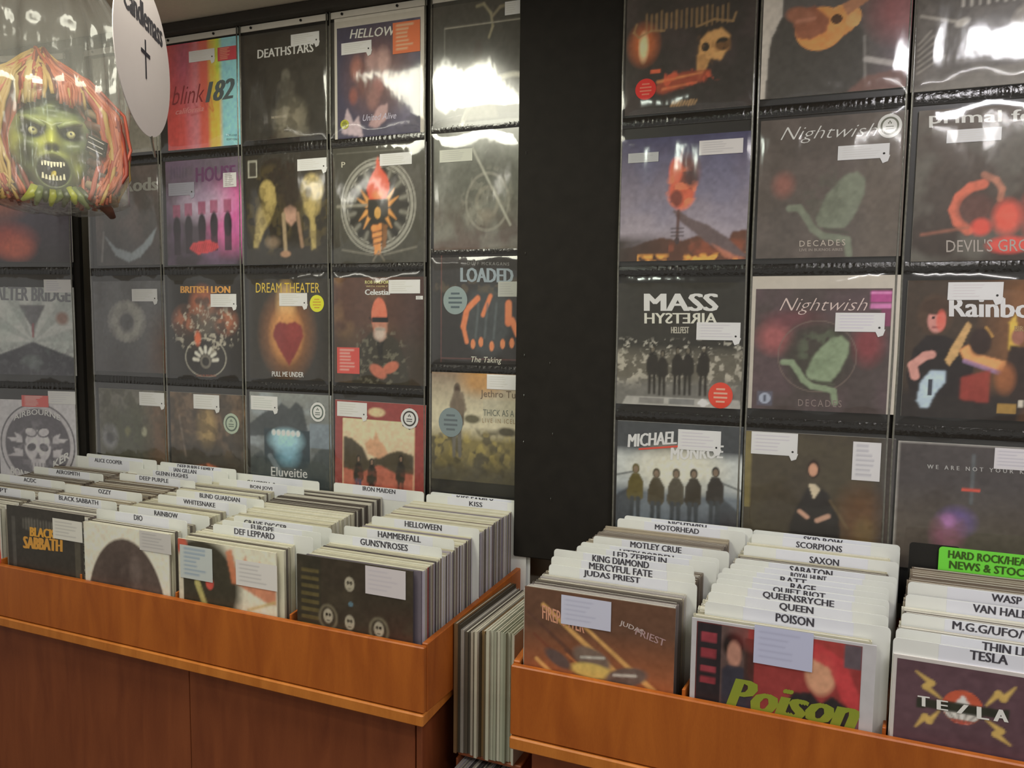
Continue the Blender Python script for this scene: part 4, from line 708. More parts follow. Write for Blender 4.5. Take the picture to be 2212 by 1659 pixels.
# column: list of (anchor, px, py, [(text, px0, px1, pyc, capheight m)], label)
H = .0135
COLS = {
 'D0': [('R', 75, 1062, [('ACCEPT', -40, 16, 1053, H)], LC+'at the far left edge, lowest of its column'),
        ('R', 140, 1041, [('AC/DC', 52, 78, 1036, H)], LC+'at the far left, second from the front of its column'),
        ('L', 73, 1007, [('AEROSMITH', 122, 172, 1018, H)], LC+'far left, alone between two thick runs of records'),
        ('L', 160, 983, [('ALICE COOPER', 205, 264, 996, H)], LC+'far left, in front of the rearmost card of its column'),
        ('L', 187, 979, [], LC+'rearmost of the far left column, only its top showing')],
 'D1': [('L', 82, 1062, [('BLACK SABBATH', 128, 212, 1077, H)], LC+'directly behind the black record with orange block letters'),
        ('L', 140, 1045, [('OZZY', 213, 240, 1060, H)], LC+'with a four letter name, second in the black record column'),
        ('L', 258, 1021, [('DEEP PURPLE', 302, 364, 1034, H)], LC+'third from the front in the black record column'),
        ('L', 296, 1011, [('GLENN HUGHES', 337, 406, 1023, H)], LC+'fourth from the front in the black record column'),
        ('L', 330, 1003, [('IAN GILLAN', 376, 424, 1017, H)], LC+'second from the back in the black record column'),
        ('L', 346, 997, [('DEEP PURPLE FAMILY', 384, 462, 1008, H)], LC+'rearmost in the black record column, standing tallest')],
 'D2': [('L', 208, 1098, [('DIO', 290, 308, 1118, .015)], LC+'with a three letter name behind the white sleeve with a dark arch'),
        ('R', 452, 1116, [('RAINBOW', 334, 384, 1111, H)], LC+'second from the front in the dark arch column'),
        ('L', 341, 1067, [('WHITESNAKE', 397, 465, 1087, H)], LC+'third from the front in the dark arch column'),
        ('L', 381, 1057, [('BLIND GUARDIAN', 432, 518, 1074, H)], LC+'fourth from the front in the dark arch column'),
        ('L', 473, 1032, [('BON JOVI', 541, 588, 1054, H)], LC+'second from the back in the dark arch column'),
        ('L', 507, 1021, [('CAMPBELL &', 534, 596, 1044, H)], LC+'rearmost in the dark arch column, its name half hidden')],
 'D3': [('L', 460, 1131, [('DEF LEPPARD', 507, 593, 1153, .0155)], LC+'directly behind the white record with a round dark picture'),
        ('L', 480, 1122, [('EUROPE', 543, 592, 1141, H)], LC+'squeezed between two others, its name cut by the card in front'),
        ('L', 505, 1113, [('GRAVE DIGGER', 528, 620, 1134, .0145)], LC+'third in its column, before a long run of cream sleeves'),
        ('L', 721, 1042, [('IRON MAIDEN', 784, 854, 1058, H)], LC+'alone below the red bordered cover on the wall')],
 'D4': [('L', 711, 1151, [("GUNS'N'ROSES", 779, 881, 1172, .0165)], LC+'directly behind the dark record with small round faces'),
        ('L', 743, 1135, [('HAMMERFALL', 817, 909, 1159, .0155)], LC+'second from the front in the rightmost column of the left bin'),
        ('L', 803, 1114, [('HELLOWEEN', 875, 954, 1134, .0155)], LC+'alone halfway back in the rightmost column of the left bin'),
        ('L', 921, 1067, [('KISS', 1014, 1042, 1089, H)], LC+'with a four letter name against the black board'),
        ('L', 930, 1062, [('KISS FAMILY', 987, 1066, 1078, H)], LC+'rearmost in the left bin, name mostly covered')],
 'R1': [('L', 1186, 1218, [('JUDAS PRIEST', 1261, 1383, 1247, .0165)], LC+'directly behind the orange and brown record'),
        ('L', 1191, 1201, [('MERCYFUL FATE', 1273, 1409, 1230, .0155)], LC+'second from the front behind the orange and brown record'),
        ('L', 1197, 1185, [('KING DIAMOND', 1280, 1402, 1213, .0155)], LC+'third from the front behind the orange and brown record'),
        ('L', 1246, 1178, [('LED ZEPPELIN', 1325, 1440, 1204, H)], LC+'fourth behind the orange and brown record, name half covered'),
        ('L', 1255, 1170, [('LIZZY BORDEN', 1339, 1455, 1199, H)], LC+'fifth behind the orange and brown record, name nearly hidden'),
        ('L', 1282, 1157, [('MOTLEY CRUE', 1362, 1472, 1182, .0145)], LC+'standing alone before the brown run of records'),
        ('L', 1334, 1119, [('MOTORHEAD', 1415, 1510, 1143, H)], LC+'below the five walking people, in front of the last card'),
        ('L', 1349, 1113, [('NIGHTWISH', 1444, 1526, 1133, H)], LC+'rearmost of its column, below the five walking people')],
 'R2': [('L', 1523, 1298, [('POISON', 1676, 1758, 1339, .0165)], LC+'directly behind the record with green brush lettering'),
        ('L', 1530, 1277, [('QUEEN', 1684, 1757, 1309, .016)], LC+'second from the front in the middle column of the right bin'),
        ('L', 1537, 1259, [('QUEENSRYCHE', 1648, 1802, 1290, .0155)], LC+'with the widest name in the middle column of the right bin'),
        ('L', 1548, 1248, [('QUIET RIOT', 1670, 1783, 1277, H)], LC+'fourth in the middle column of the right bin, name nearly covered'),
        ('L', 1551, 1236, [('RAGE', 1708, 1762, 1266, .0145)], LC+'fifth in the middle column of the right bin'),
        ('L', 1560, 1226, [('RATT', 1686, 1742, 1255, H)], LC+'sixth in the middle column of the right bin, name half covered'),
        ('L', 1578, 1216, [('ROYAL HUNT', 1708, 1785, 1246, .011)], LC+'seventh in the middle column of the right bin, small name half hidden'),
        ('L', 1588, 1205, [('SABATON', 1706, 1798, 1233, .0155)], LC+'fourth from the back in the middle column of the right bin'),
        ('L', 1607, 1177, [('SAXON', 1749, 1812, 1212, .0150)], LC+'third from the back in the middle column of the right bin'),
        ('L', 1624, 1152, [('SCORPIONS', 1720, 1819, 1181, .0145)], LC+'second from the back in the middle column of the right bin'),
        ('L', 1627, 1144, [('SKID ROW', 1736, 1820, 1167, .0145)], LC+'rearmost in the middle column, below the portrait of a seated woman')],
 'R3': [('L', 1930, 1376, [('TESLA', 2096, 2178, 1408, .0165)], LC+'directly behind the dark purple record'),
        ('L', 1936, 1356, [('THIN LIZZY', 2122, 2268, 1388, .0155)], LC+'second from the front behind the dark purple record'),
        ('L', 1948, 1323, [('M.G.G/UFO/W.I.', 2058, 2262, 1350, .0155)], LC+'third behind the dark purple record, with slashes in its name'),
        ('L', 1957, 1283, [('VAN HALEN', 2102, 2238, 1312, .0155)], LC+'fourth behind the dark purple record'),
        ('L', 1962, 1256, [('WASP', 2142, 2207, 1294, .0150)], LC+'fifth behind the dark purple record, before the brown sleeves')],
}
ZFLOOR = ZB+.031
SL = .072          # the bins rise slightly towards the wall
fz = lambda y: ZFLOOR+SL*(y-1.39)
placed = {}
LAB = np.clip(lin((222, 224, 240))*1.25, 0, .85)
def make_card(cd, texts, label, name='divider_card', mat='white', cat='divider card', group='divider cards in the record bins', ink=(58, 56, 62)):
    ZFLOOR = fz(cd['y'])
    r = empty(name, bpt(cd['x']+cd['w']/2, cd['y'], ZFLOOR), -TH, label=label, cat=cat, group=group)
    h = cd['z']-ZFLOOR; w = cd['w']; rr = .008; n = 5; t = .0011
    out = [(-w/2, 0), (w/2, 0)]
    out += [(w/2-rr+rr*math.sin(a), h-rr+rr*math.cos(a)) for a in np.linspace(math.pi/2, 0, n)]
    out += [(-w/2+rr-rr*math.sin(a), h-rr+rr*math.cos(a)) for a in np.linspace(0, math.pi/2, n)]
    k = len(out); vs = [(p[0], 0, p[1]) for p in out]+[(p[0], t, p[1]) for p in out]
    fs = [tuple(range(k)), tuple(range(2*k-1, k-1, -1))]+[(i, i+k, (i+1) % k+k, (i+1) % k) for i in range(k)]
    MB().add(vs, fs).build('card', M[mat], r)
    if mat == 'white': MB().box(-w*.28, -.0004, h-.036, w*.22+.03, -.00005, h-.001).build('paper_label', M['label'], r)
    if texts:
        mb = MB()
        for (s, a0, a1, zb, zt) in texts:
            ov = max(0, zt-(cd['z']-.0022)); zt -= ov; zb -= ov
            q = [(a0-w/2, zt-ZFLOOR), (a1-w/2, zt-ZFLOOR), (a1-w/2, zb-ZFLOOR), (a0-w/2, zb-ZFLOOR)]
            write(mb, s, q, -.0008, ink, bold=.028)
        mb.build('lettering', M['paper'], r, color=True)
    return r
for kx, lst in COLS.items():
    prev = 0; placed[kx] = []
    cds = []
    for (an, px, py, tx, lab) in lst:
        cd = card(px, py, tx, an, w=CWC[kx]); cd['q'] = (px, py, an); cds.append((cd, tx, lab))
    for cd, tx, lab in cds:
        cd['y'] = min(max(cd['y'], prev+.005, BF+.022), LIM[kx]-.0055*(len(cds)-1-len(placed[kx]))); prev = cd['y']
        q_ = cd['q']; a_, z_ = Plane(*bpt(0, cd['y'], 0)[:2], -TH).uv(q_[0], q_[1]); cd['x'] = a_-(cd['w'] if q_[2] == 'R' else 0); cd['z'] = z_
        placed[kx].append(cd['y'])
        make_card(cd, [uvtxt(cd, a, b, c, h, s) for (s, a, b, c, h) in tx], lab)
gx, gy, gz = card_at(2029, 1180)
cd = dict(x=gx, y=1.80, z=-.497, w=.30)
plg = Plane(*bpt(0, cd['y'], 0)[:2], -TH); cd['x'], cd['z'] = plg.uv(2029, 1180)
placed['R3'].append(cd['y'])
make_card(cd, [uvtxt(cd, 2048, 2318, 1211, .0175, 'HARD ROCK/HEAVY METAL'), uvtxt(cd, 2050, 2300, 1233, .0175, 'NEWS & STOCK & LPS')], 'bright green divider card at the right edge', 'divider_card', 'green', ink=(52, 74, 30))
cd = dict(x=plg.uv(1966, 1172)[0], y=1.806, z=plg.uv(1966, 1172)[1], w=.1)
make_card(cd, [], 'black divider card half behind the bright green one', 'divider_card', 'black')

# ------------------------------------------------------------ filed records
def filed_mesh(w, t, h, seed):
    """a sleeve on edge: two covers, a closed side, the inner sleeve sunk between them"""
    mb = MB(); c = .0007
    mb.box(-w/2, 0, 0, w/2, c, h, 0).box(-w/2, t-c, 0, w/2, t, h, 0).box(w/2-.0012, c, 0, w/2, t-c, h-.0003, 2).box(w/2-.0001, 0, 0, w/2+.0003, c, h-.0006, 2).box(w/2-.0001, t-c, 0, w/2+.0003, t, h-.0006, 2).box(-w/2, c, 0, -w/2+.001, t-c, h, 0)
    mb.box(-w/2+.004, c+.0004, .004, w/2-.004, t-c-.0004, h-.0008-.0006*(seed % 3), 1)
    return mb.mesh('filed_sleeve')
CREAM = [(226, 222, 200), (212, 208, 186), (232, 230, 214), (196, 190, 168)]
MIXED = [(206, 202, 190), (150, 142, 128), (112, 104, 96), (186, 180, 178), (92, 84, 78), (224, 220, 212), (168, 158, 140), (130, 120, 118)]
SIDES = [(196, 190, 200), (150, 142, 152), (108, 98, 100), (216, 212, 222), (128, 112, 104), (176, 168, 178), (92, 84, 84), (160, 150, 146)]
BROWN = [(126, 112, 98), (150, 136, 118), (104, 92, 82), (176, 164, 144), (136, 126, 116)]
_fm = {}
def filed(x, y, t, colr, sidec=None, *a, **k): return filed_(x, y, t, colr, sidec or colr, *a, **k)
def filed_(x, y, t, colr, sidec, label, group, top=-.562, w=.314, name='filed_record', lean=0.0, jx=0.0, h=.31):
    key = (round(t, 4), colr, sidec, w, h, random.randint(0, 2))
    if key not in _fm:
        me = filed_mesh(w, t, h, key[5]); me.materials.append(plain_c(colr, .5)); me.materials.append(plain_c((222, 218, 206), .7)); me.materials.append(plain_c(sidec, .55)); _fm[key] = me
    o = bpy.data.objects.new(name, _fm[key]); o.location = bpt(x+w/2+jx, y, top-h); o.rotation_euler = (lean, 0, -TH); col.objects.link(o)
    return tag(o, label, 'record', group)
COLX = {'D0': -2.485, 'D1': -2.150, 'D2': -1.820, 'D3': -1.470, 'D4': -1.100, 'R1': -.514, 'R2': -.161, 'R3': .192}
FRONT = {k: BF+BT+.012 for k in COLX}
WHERE = {'D0': 'far left column', 'D1': 'black record column', 'D2': 'dark arch column', 'D3': 'round picture column', 'D4': 'rightmost left bin column', 'R1': 'orange record column', 'R2': 'green lettered record column', 'R3': 'purple record column'}
PITCH = {'D0': .0115, 'D1': .011, 'D2': .011, 'D3': .0078, 'D4': .0066, 'R1': .0088, 'R2': .010, 'R3': .010}
ORD = []
for i in range(60):
    o1 = ['', 'first', 'second', 'third', 'fourth', 'fifth', 'sixth', 'seventh', 'eighth', 'ninth', 'tenth', 'eleventh', 'twelfth', 'thirteenth', 'fourteenth', 'fifteenth', 'sixteenth', 'seventeenth', 'eighteenth', 'nineteenth']
    ORD.append(o1[i+1] if i+1 < 20 else (['', '', 'twentieth', 'thirtieth', 'fortieth', 'fiftieth', 'sixtieth'][(i+1)//10] if (i+1) % 10 == 0 else ['', '', 'twenty', 'thirty', 'forty', 'fifty'][(i+1)//10]+'-'+o1[(i+1) % 10]))
def cname(c):
    m = sum(c)/3
    if c[0]-c[1] > 60: return 'red'
    if c[0]-c[2] > 22: return 'cream' if m > 185 else ('tan' if m > 140 else 'brown')
    return 'white' if m > 205 else ('pale grey' if m > 170 else ('grey' if m > 125 else 'dark grey'))
def skew(kx, y):
    return {'D4': .022+.088*(y-1.39), 'R1': .17*(y-1.40), 'R2': .18*(y-1.40), 'R3': .19*(y-1.40), 'D3': .012}.get(kx, 0)
cnt = 0
for kx in COLX:
    ys = sorted(placed[kx]); segs = [(FRONT[kx], ys[0])]+list(zip(ys, ys[1:]))+[(ys[-1], LIM[kx])]
    for si, (a, b) in enumerate(segs):
        a2 = a+.002; room = b-a2-.0015; p = PITCH[kx]; n = int(room/p)
        if n < 1 or (si == len(segs)-1 and kx != 'D4'): continue
        if si == 0: where = 'between the front cover and the first card'
        elif si == len(segs)-1: where = 'behind the last card'
        else: where = 'between its divider cards %s' % ['', 'one and two', 'two and three', 'three and four', 'four and five', 'five and six', 'six and seven', 'seven and eight', 'eight and nine', 'nine and ten', 'ten and eleven'][si]
        for i in range(n):
            if kx == 'D3' and si == 3: pal = CREAM if i < n*.55 else MIXED[:5]
            elif kx == 'D4': pal = SIDES
            elif kx in ('R1', 'D1', 'D0'): pal = BROWN if si > 0 else MIXED
            elif kx == 'R3' and si >= 4: pal = BROWN
            else: pal = CREAM+MIXED[:3]
            c = pal[(i*5+si*3+random.randint(0, 1)) % len(pal)]
            if kx == 'D4' and si == 0: c = {0: (120, 112, 124), 1: (214, 210, 224), 2: (206, 202, 216), 4: (150, 52, 60)}.get(i, c)
            t = (room/n)*random.uniform(.72, .93)
            yy = a2+i*room/n
            filed(COLX[kx]+.002+skew(kx, yy), yy, t, (CREAM[i % 4] if kx == 'D4' and (i*7+si) % 9 else c), c, '%s sleeve on edge, %s behind the %s, %s' % (cname(c), ORD[i], 'front cover' if si == 0 else ORD[si-1]+' card', WHERE[kx]), 'filed records, %s, %s' % (WHERE[kx], where), top=fz(yy)+.311+random.uniform(0, .0035), h=.311, jx=random.uniform(-.002, .004) if kx != 'D4' else random.uniform(-.001, .002))  # rightmost left bin column: light on the top edges painted in as cream covers
            cnt += 1
print('FILED', cnt)

# ------------------------------------------------------------ front records in the bins
KA = 1.2; KOFF, KGAIN = .004, 1.25
BP = Plane(*bpt(0, FRONT['D4']+.0005, 0)[:2], -TH)
GB = 'front records in the bins'
def front(kx, px_tl, art, label, texts=(), stick=(), w=.315, top=None, **k):
    a, z = BP.uv(*px_tl, off=.0087)
    z1 = z; 
    # size given through pixels of the opposite corner
    pl = BP
    root = None
    return record_at(pl, a, z1, w, art, label, texts, stick, **k)
def record_at(pl, a0, z1, w, art, label, texts=(), stick=(), **k):
    # inverse: a helper that feeds record() with plane coordinates
    class P2:
        phi = pl.phi; n = pl.n
        @staticmethod
        def uv(x, y, off=0.0): return pl.uv(x, y, off)
        @staticmethod
        def pt(a, z, off=0.0): return pl.pt(a, z, off)
    q = P2(); calls = {'first': True}
    orig = q.uv
    def uv(x, y, off=0.0):
        if calls['first']: calls['first'] = False; return a0, z1
        return orig(x, y, off)
    q.uv = uv
    return record(q, (0, 0), None, art, label, GB, texts, stick, size=w, name='front_record', **k)
A = Art((206, 70, 48), n=40, seed=50); A.rect(0, .3, 1, .46, (226, 214, 200))
front('D0', (-150, 1064), A, 'red record with a white band, cut by the left edge of the picture', w=.315)
A = Art((62, 58, 52), seed=51); A.rect(.06, .1, .11, 1, (98, 94, 88), .6).rect(.88, .1, .95, 1, (98, 92, 78), .6)
A.poly([(.3, .62), (.36, .66), (.42, .74), (.52, .78), (.6, .74), (.68, .75), (.62, .82), (.52, .86), (.42, .92), (.4, 1), (.34, .9)], (206, 200, 176), 1, 1)
A.ell(.5, .66, .02, .02, (206, 200, 176), .4).ell(.58, .67, .02, .02, (206, 200, 176), .4)
A.scribble(.2, .1, .62, .2, (110, 106, 98), 11, .8, .012)
front('D1', (14, 1090), A, 'black record with orange block letters and a small white winged shape', board=(46, 44, 40),
      texts=[('BLACK', 66, 1138, 118, 1158, (212, 156, 62), dict(bold=.06, slope=(6, 6))), ('SABBATH', 52, 1158, 134, 1184, (206, 150, 66), dict(bold=.06, slope=(8, 8)))],
      stick=[(116, 1128, 178, 1162, (226, 224, 216), 'price')], tab=False)
A = Art((226, 218, 200), seed=52); A.ell(.5, .78, .46, .68, (92, 78, 72), .04).ell(.42, .55, .2, .3, (76, 64, 60), .9, .7).ell(.62, .35, .06, .1, (120, 104, 98), .9, .7).ell(.62, .62, .07, .16, (116, 98, 92), .9, .6).noise((110, 94, 88), 7, .5, .7, .4, A.em(.5, .8, .44, .66, .1)).ell(.2, .7, .12, .04, (120, 100, 104), .8, .5)
front('D2', (178, 1126), A, 'white sleeve with a large dark arch shaped portrait', board=(226, 220, 204), stick=[(303, 1155, 370, 1187, (206, 202, 200), 'price')], tab=False)
A = Art((220, 214, 192), seed=53); A.ell(.24, .36, .40, .40, (66, 62, 50), .25).rect(0, 0, .05, 1, (206, 198, 176)).ell(.04, .05, .06, .08, (190, 84, 60), .5).line(.2, .35, .42, .85, .03, (196, 186, 110), .8, .02).line(.24, .38, .46, .85, .006, (110, 104, 60), .8).poly([(.5, .05), (.56, .02), (.62, .25), (.7, .06), (.76, .26), (.84, .08), (.9, .26), (.98, .12), (1, .42), (.92, .42), (.6, .3), (.56, .3)], (206, 120, 78), .9, 1).ell(.33, .34, .04, .05, (206, 76, 62), .3)
A.ell(.86, .86, .15, .1, (96, 84, 84), .5, .9).ell(.88, .9, .06, .05, (196, 76, 50), .6).line(.72, .5, .98, .4, .012, (200, 176, 110), .8)
front('D3', (384, 1162), A, 'white record with a dark round picture, yellow stripe and two stickers', board=(226, 220, 200),
      stick=[(391, 1186, 459, 1246, (198, 206, 206), 'note', (140, 164, 190)), (511, 1222, 599, 1262, (226, 222, 220), 'price')], tab=False)
A = Art((64, 56, 46), n=100, seed=54); A.mix(A.ym(.5, 1.3, .5)*np.clip((A.U-.5)*2, 0, 1), (96, 54, 44), .9).rect(0, 0, .22, 1, (58, 54, 44)).noise((76, 68, 54), 6, .4, .7, .5)
for v in np.arange(.1, .75, .06): A.rect(.04, v, .2, v+.028, (104, 92, 54), .8)
for x, y in ((.47, .18), (.28, .45), (.47, .47), (.72, .48), (.5, .32)):
    big = (x, y) in ((.28, .45), (.72, .48))
    if big: A.ell(x, y, .085, .1, (112, 104, 84), .2).ell(x, y, .065, .08, (70, 62, 50), .2)
    if (x, y) == (.5, .32): A.ell(x-.02, y, .022, .018, (90, 120, 136), .4); continue
    A.ell(x, y-.01, .042, .055, (168, 160, 140), .25).ell(x-.014, y-.02, .011, .014, (56, 50, 42), .5).ell(x+.014, y-.02, .011, .014, (56, 50, 42), .5).rect(x-.015, y+.022, x+.015, y+.03, (60, 54, 46), .8)
front('D4', (641, 1196), A, 'dark record with small round faces and a gold letter strip on its left', board=(80, 76, 72), n=100, w=.318,
      stick=[(790, 1234, 877, 1281, (216, 208, 214), 'price', (176, 168, 190))], tab=False)
A = Art((104, 72, 54), n=110, seed=55); A.mix(np.clip((A.V-.25)*1.6+A.U*.1, 0, 1), (196, 104, 44))
for k in range(16):
    y = A.rng.uniform(.1, 1); x = A.rng.uniform(-.3, .4); A.line(x, y, x+.6, y+.45, A.rng.uniform(.004, .016), [(232, 176, 90), (120, 62, 44), (214, 128, 60), (92, 62, 52)][k % 4], .75, .02)
A.ell(.47, .42, .13, .07, (120, 100, 88), .3, 1, .3).ell(.47, .5, .14, .05, (206, 176, 84), .4).ell(.7, .5, .14, .06, (112, 92, 84), .3, 1, -.3).ell(.24, .46, .1, .045, (96, 78, 74), .4, 1, .5).poly([(.6, .52), (.72, .5), (.66, .72), (.6, .66)], (98, 78, 70), .9, 1).line(.4, .42, .55, .4, .008, (190, 186, 176)).line(.62, .5, .76, .48, .008, (196, 190, 180))
front('R1', (1134, 1266), A, 'orange and brown record with diving winged shapes and speed streaks', board=(120, 100, 86), n=110,
      texts=[('FIREPOWER', 1172, 1306, 1262, 1336, (206, 150, 124), dict(slope=(32, 32), bold=.01)), ('JUDAS', 1338, 1338, 1390, 1352, (190, 176, 172), dict(slope=(22, 22), shear=.2)), ('PRIEST', 1372, 1354, 1438, 1370, (170, 140, 140), dict(slope=(28, 28), shear=.2))],
      stick=[(1212, 1300, 1321, 1346, (206, 208, 232), 'price', (150, 150, 190))], tab=False)
A = Art((150, 54, 52), n=110, seed=56); A.rect(0, 0, .16, 1, (48, 42, 46)).rect(.03, .06, .13, .12, (150, 54, 66)).rect(.03, .16, .13, .22, (140, 48, 58)).rect(.03, .27, .13, .31, (150, 54, 66)).rect(.03, .34, .13, .38, (140, 48, 58)).rect(.03, .5, .13, .56, (150, 54, 66)).rect(.16, 0, .33, .6, (88, 78, 74), .9)
A.ell(.24, .12, .07, .08, (44, 36, 36), .4).ell(.245, .17, .045, .08, (182, 128, 108), .4).poly([(.17, .28), (.2, .24), (.3, .24), (.38, .35), (.36, .55), (.17, .6)], (56, 56, 68), .95, 1).rect(.31, .06, .37, .4, (70, 48, 44), .9).ell(.6, .05, .3, .1, (186, 60, 54), .8, .5)
A.ell(.77, .2, .09, .13, (206, 148, 112), .3).poly([(.66, .1), (.74, .02), (.9, .1), (1, .3), (1, .42), (.9, .34), (.82, .16), (.72, .12)], (196, 54, 58), .95, 1).poly([(.55, .42), (.62, .34), (.72, .32), (.78, .38), (.84, .32), (.94, .38), (.98, .5), (.96, .6), (.6, .6)], (50, 46, 48), 1, 1).rect(.9, 0, 1, .14, (84, 84, 92), .9).poly([(.95, .42), (1, .4), (1, 1), (.8, 1), (.9, .6)], (98, 92, 112), .8, 1).mix(A.ym(.62, 1.2, .08), (196, 104, 66), .9)
front('R2', (1495, 1334), A, 'red record with two musicians and a green brush stroke title', board=(206, 204, 208), n=110, w=.322, border=(.03, .015, .07, 0),
      texts=[('Poison', 1572, 1462, 1850, 1528, (134, 146, 52), dict(shear=.35, bold=.05, slope=(48, 48)))],
      stick=[(1627, 1368, 1758, 1430, (196, 200, 232), 'price', (150, 150, 190))], tab=False)
A = Art((94, 68, 76), n=120, seed=57); A.noise((104, 76, 84), 4, .4, .7, .5).mix(A.ym(.5, 1.2, .3), (80, 56, 72), .7)
a0_, z0_ = BP.uv(1931, 1412, off=.0087)
def tuv(px, py): a, z = BP.uv(px, py, off=.0087); return (a-a0_)/.322-.01, (z0_-z)/.322-.01
cx_, cy_ = tuv(2078, 1526); rr_ = tuv(2124, 1526)[0]-cx_
A.ell(cx_, cy_, rr_, rr_, (196, 84, 50), .06).mix(A.em(cx_, cy_, rr_*.96, rr_*.96, .06)*A.ym(cy_+.02, 1, .01), (216, 212, 204)).mix(A.em(cx_, cy_, rr_*.97, rr_*.97, .06)*A.ym(cy_+rr_*.72, 1, .01), (186, 78, 58))
for k in range(6): A.line(cx_-.1+.04*k, cy_+.04, cx_-.05+.02*k, cy_+rr_*.8, .004, (84, 80, 72), .8)
A.poly([(cx_-.04, cy_-.01), (cx_, cy_-rr_*.75), (cx_+.045, cy_)], (216, 212, 206), 1)
(bx0, by0), (bx1, by1) = tuv(1976, 1513), tuv(2182, 1544)
A.poly([(bx0, by0-.028), (bx1, by1-.028), (bx1, by1+.028), (bx0, by0+.028)], (54, 56, 46), 1)
for (p, q) in (((1977, 1446), (2031, 1506)), ((2195, 1482), (2131, 1521)), ((1975, 1567), (2026, 1534)), ((2183, 1609), (2131, 1554))):
    (x0, y0), (x1, y1) = tuv(*p), tuv(*q); mx, my = (x0+x1)/2, (y0+y1)/2; dx, dy = (x1-x0), (y1-y0); A.line(x0, y0, mx+dy*.10, my-dx*.10, .004, (206, 170, 84), 1, .016).line(mx+dy*.10, my-dx*.10, mx-dy*.10, my+dx*.10, .016, (206, 170, 84)).line(mx-dy*.10, my+dx*.10, x1, y1, .016, (206, 170, 84), 1, .004)
front('R3', (1931, 1412), A, 'dark purple record with a round emblem, white letters and yellow lightning bolts', board=(216, 210, 206), n=120, border=(.018, .02, 0, 0), w=.322,
      texts=[('T', 1984, 1502, 2006, 1524, (226, 222, 214), dict(slope=(3, 3), bold=.05)), ('E', 2025, 1511, 2046, 1532, (226, 222, 214), dict(slope=(3, 3), bold=.05)), ('/', 2068, 1520, 2090, 1540, (226, 222, 214), dict(slope=(3, 3), bold=.06)), ('L', 2112, 1526, 2134, 1552, (226, 222, 214), dict(slope=(3, 3), bold=.05)), ('A', 2148, 1531, 2176, 1557, (226, 222, 214), dict(slope=(3, 3), bold=.05))])

# ------------------------------------------------------------ the gap between the bins: sleeves on two shelves


sh = empty('gap_shelf', bpt(-.633, 1.475, -1.040), -TH, label='narrow wooden shelf in the gap between the two bins', cat='shelf')
MB().cbox(-.082, 0.03, 0.002, .082, .44, .0115, .002).build('shelf_board', M['wooddark'], sh)
for z, s in ((-.36, 1),):
    MB().cbox(-.082, .02, -.41, -.076, .44, 0, .001).build('upright', M['wooddark'], sh); MB().cbox(.076, .02, -.41, .082, .44, 0, .001).build('upright', M['wooddark'], sh)
MB().cbox(-.0755, -.03, -.335, .0755, .44, -.3235, .001).build('shelf_board', M['wooddark'], sh)
def gapsleeve(x, y0, zb, t, colr, lean, h, label, group, d=.31):
    mb = MB(); c = .0007
    mb.box(0, 0, 0, c, d, h).box(t-c, 0, 0, t, d, h).box(c, 0, 0, t-c, .0012, h).box(c+.0003, .004, .003, t-c-.0003, d-.004, h-.003, 1)
    o = mb.build('shelved_record', [plain_c(colr, .6), plain_c((214, 208, 192), .7)])
    o.location = bpt(x, y0, zb); o.rotation_euler = (0, lean, -TH-.075)
    return tag(o, label, 'record', group)
GO_ = ['first', 'second', 'third', 'fourth', 'fifth', 'sixth', 'seventh', 'eighth', 'ninth', 'tenth', 'eleventh', 'twelfth', 'thirteenth', 'fourteenth', 'fifteenth', 'sixteenth', 'seventeenth', 'eighteenth', 'nineteenth', 'twentieth', 'twenty-first', 'twenty-second', 'twenty-third', 'twenty-fourth', 'twenty-fifth', 'twenty-sixth', 'twenty-seventh', 'twenty-eighth']
gap_cols = [((134, 104, 70), .0085, .322), ((74, 66, 54), .006, .318), ((170, 164, 156), .009, .306), ((98, 90, 78), .010, .302), ((90, 84, 74), .008, .300), ((186, 178, 164), .007, .306), ((96, 88, 74), .005, .3), ((206, 202, 184), .008, .312), ((76, 64, 46), .006, .306), ((140, 112, 74), .009, .31), ((104, 92, 70), .006, .306),
            ((208, 208, 190), .0085, .318), ((196, 198, 180), .009, .318), ((176, 180, 162), .0075, .316), ((212, 212, 196), .008, .317), ((186, 190, 172), .008, .315), ((160, 166, 148), .0075, .316), ((202, 204, 186), .008, .315), ((190, 188, 168), .0075, .314), ((206, 204, 190), .006, .315)]
x = -.7215
for i, (c, t, h) in enumerate(gap_cols):
    if x+t > -.561: break
    names = {0: 'brown sleeve standing edge on against the left bin', 1: 'dark brown sleeve second from the left bin in the gap', 2: 'pale grey sleeve near the left bin in the gap'}
    lab = names.get(i, 'cream sleeve in the gap, %s from the left bin' % GO_[i] if i >= 11 else '%s worn sleeve in the gap, %s from the left bin' % (cname(c), GO_[i]))
    gapsleeve(x, 1.492+random.uniform(0, .014)+(.0 if i < 12 else .006), -1.0278, t*.92, c, 0, h, lab, 'sleeves on the gap shelf' if i > 2 else None)
    x += t
x = -.712; i = -1
while x < -.567:
    i += 1; t = random.choice((.005, .006, .008)); c = random.choice([(226, 222, 232), (206, 202, 214), (150, 144, 150), (216, 212, 206), (96, 90, 92)])
    gapsleeve(x, 1.452+random.uniform(0, .008), -1.3620, t*.9, c, 0, .31-random.uniform(0, .004), '%s sleeve on the lower gap shelf, %s from the left' % (cname(c), GO_[i]), 'sleeves on the lower gap shelf'); x += t

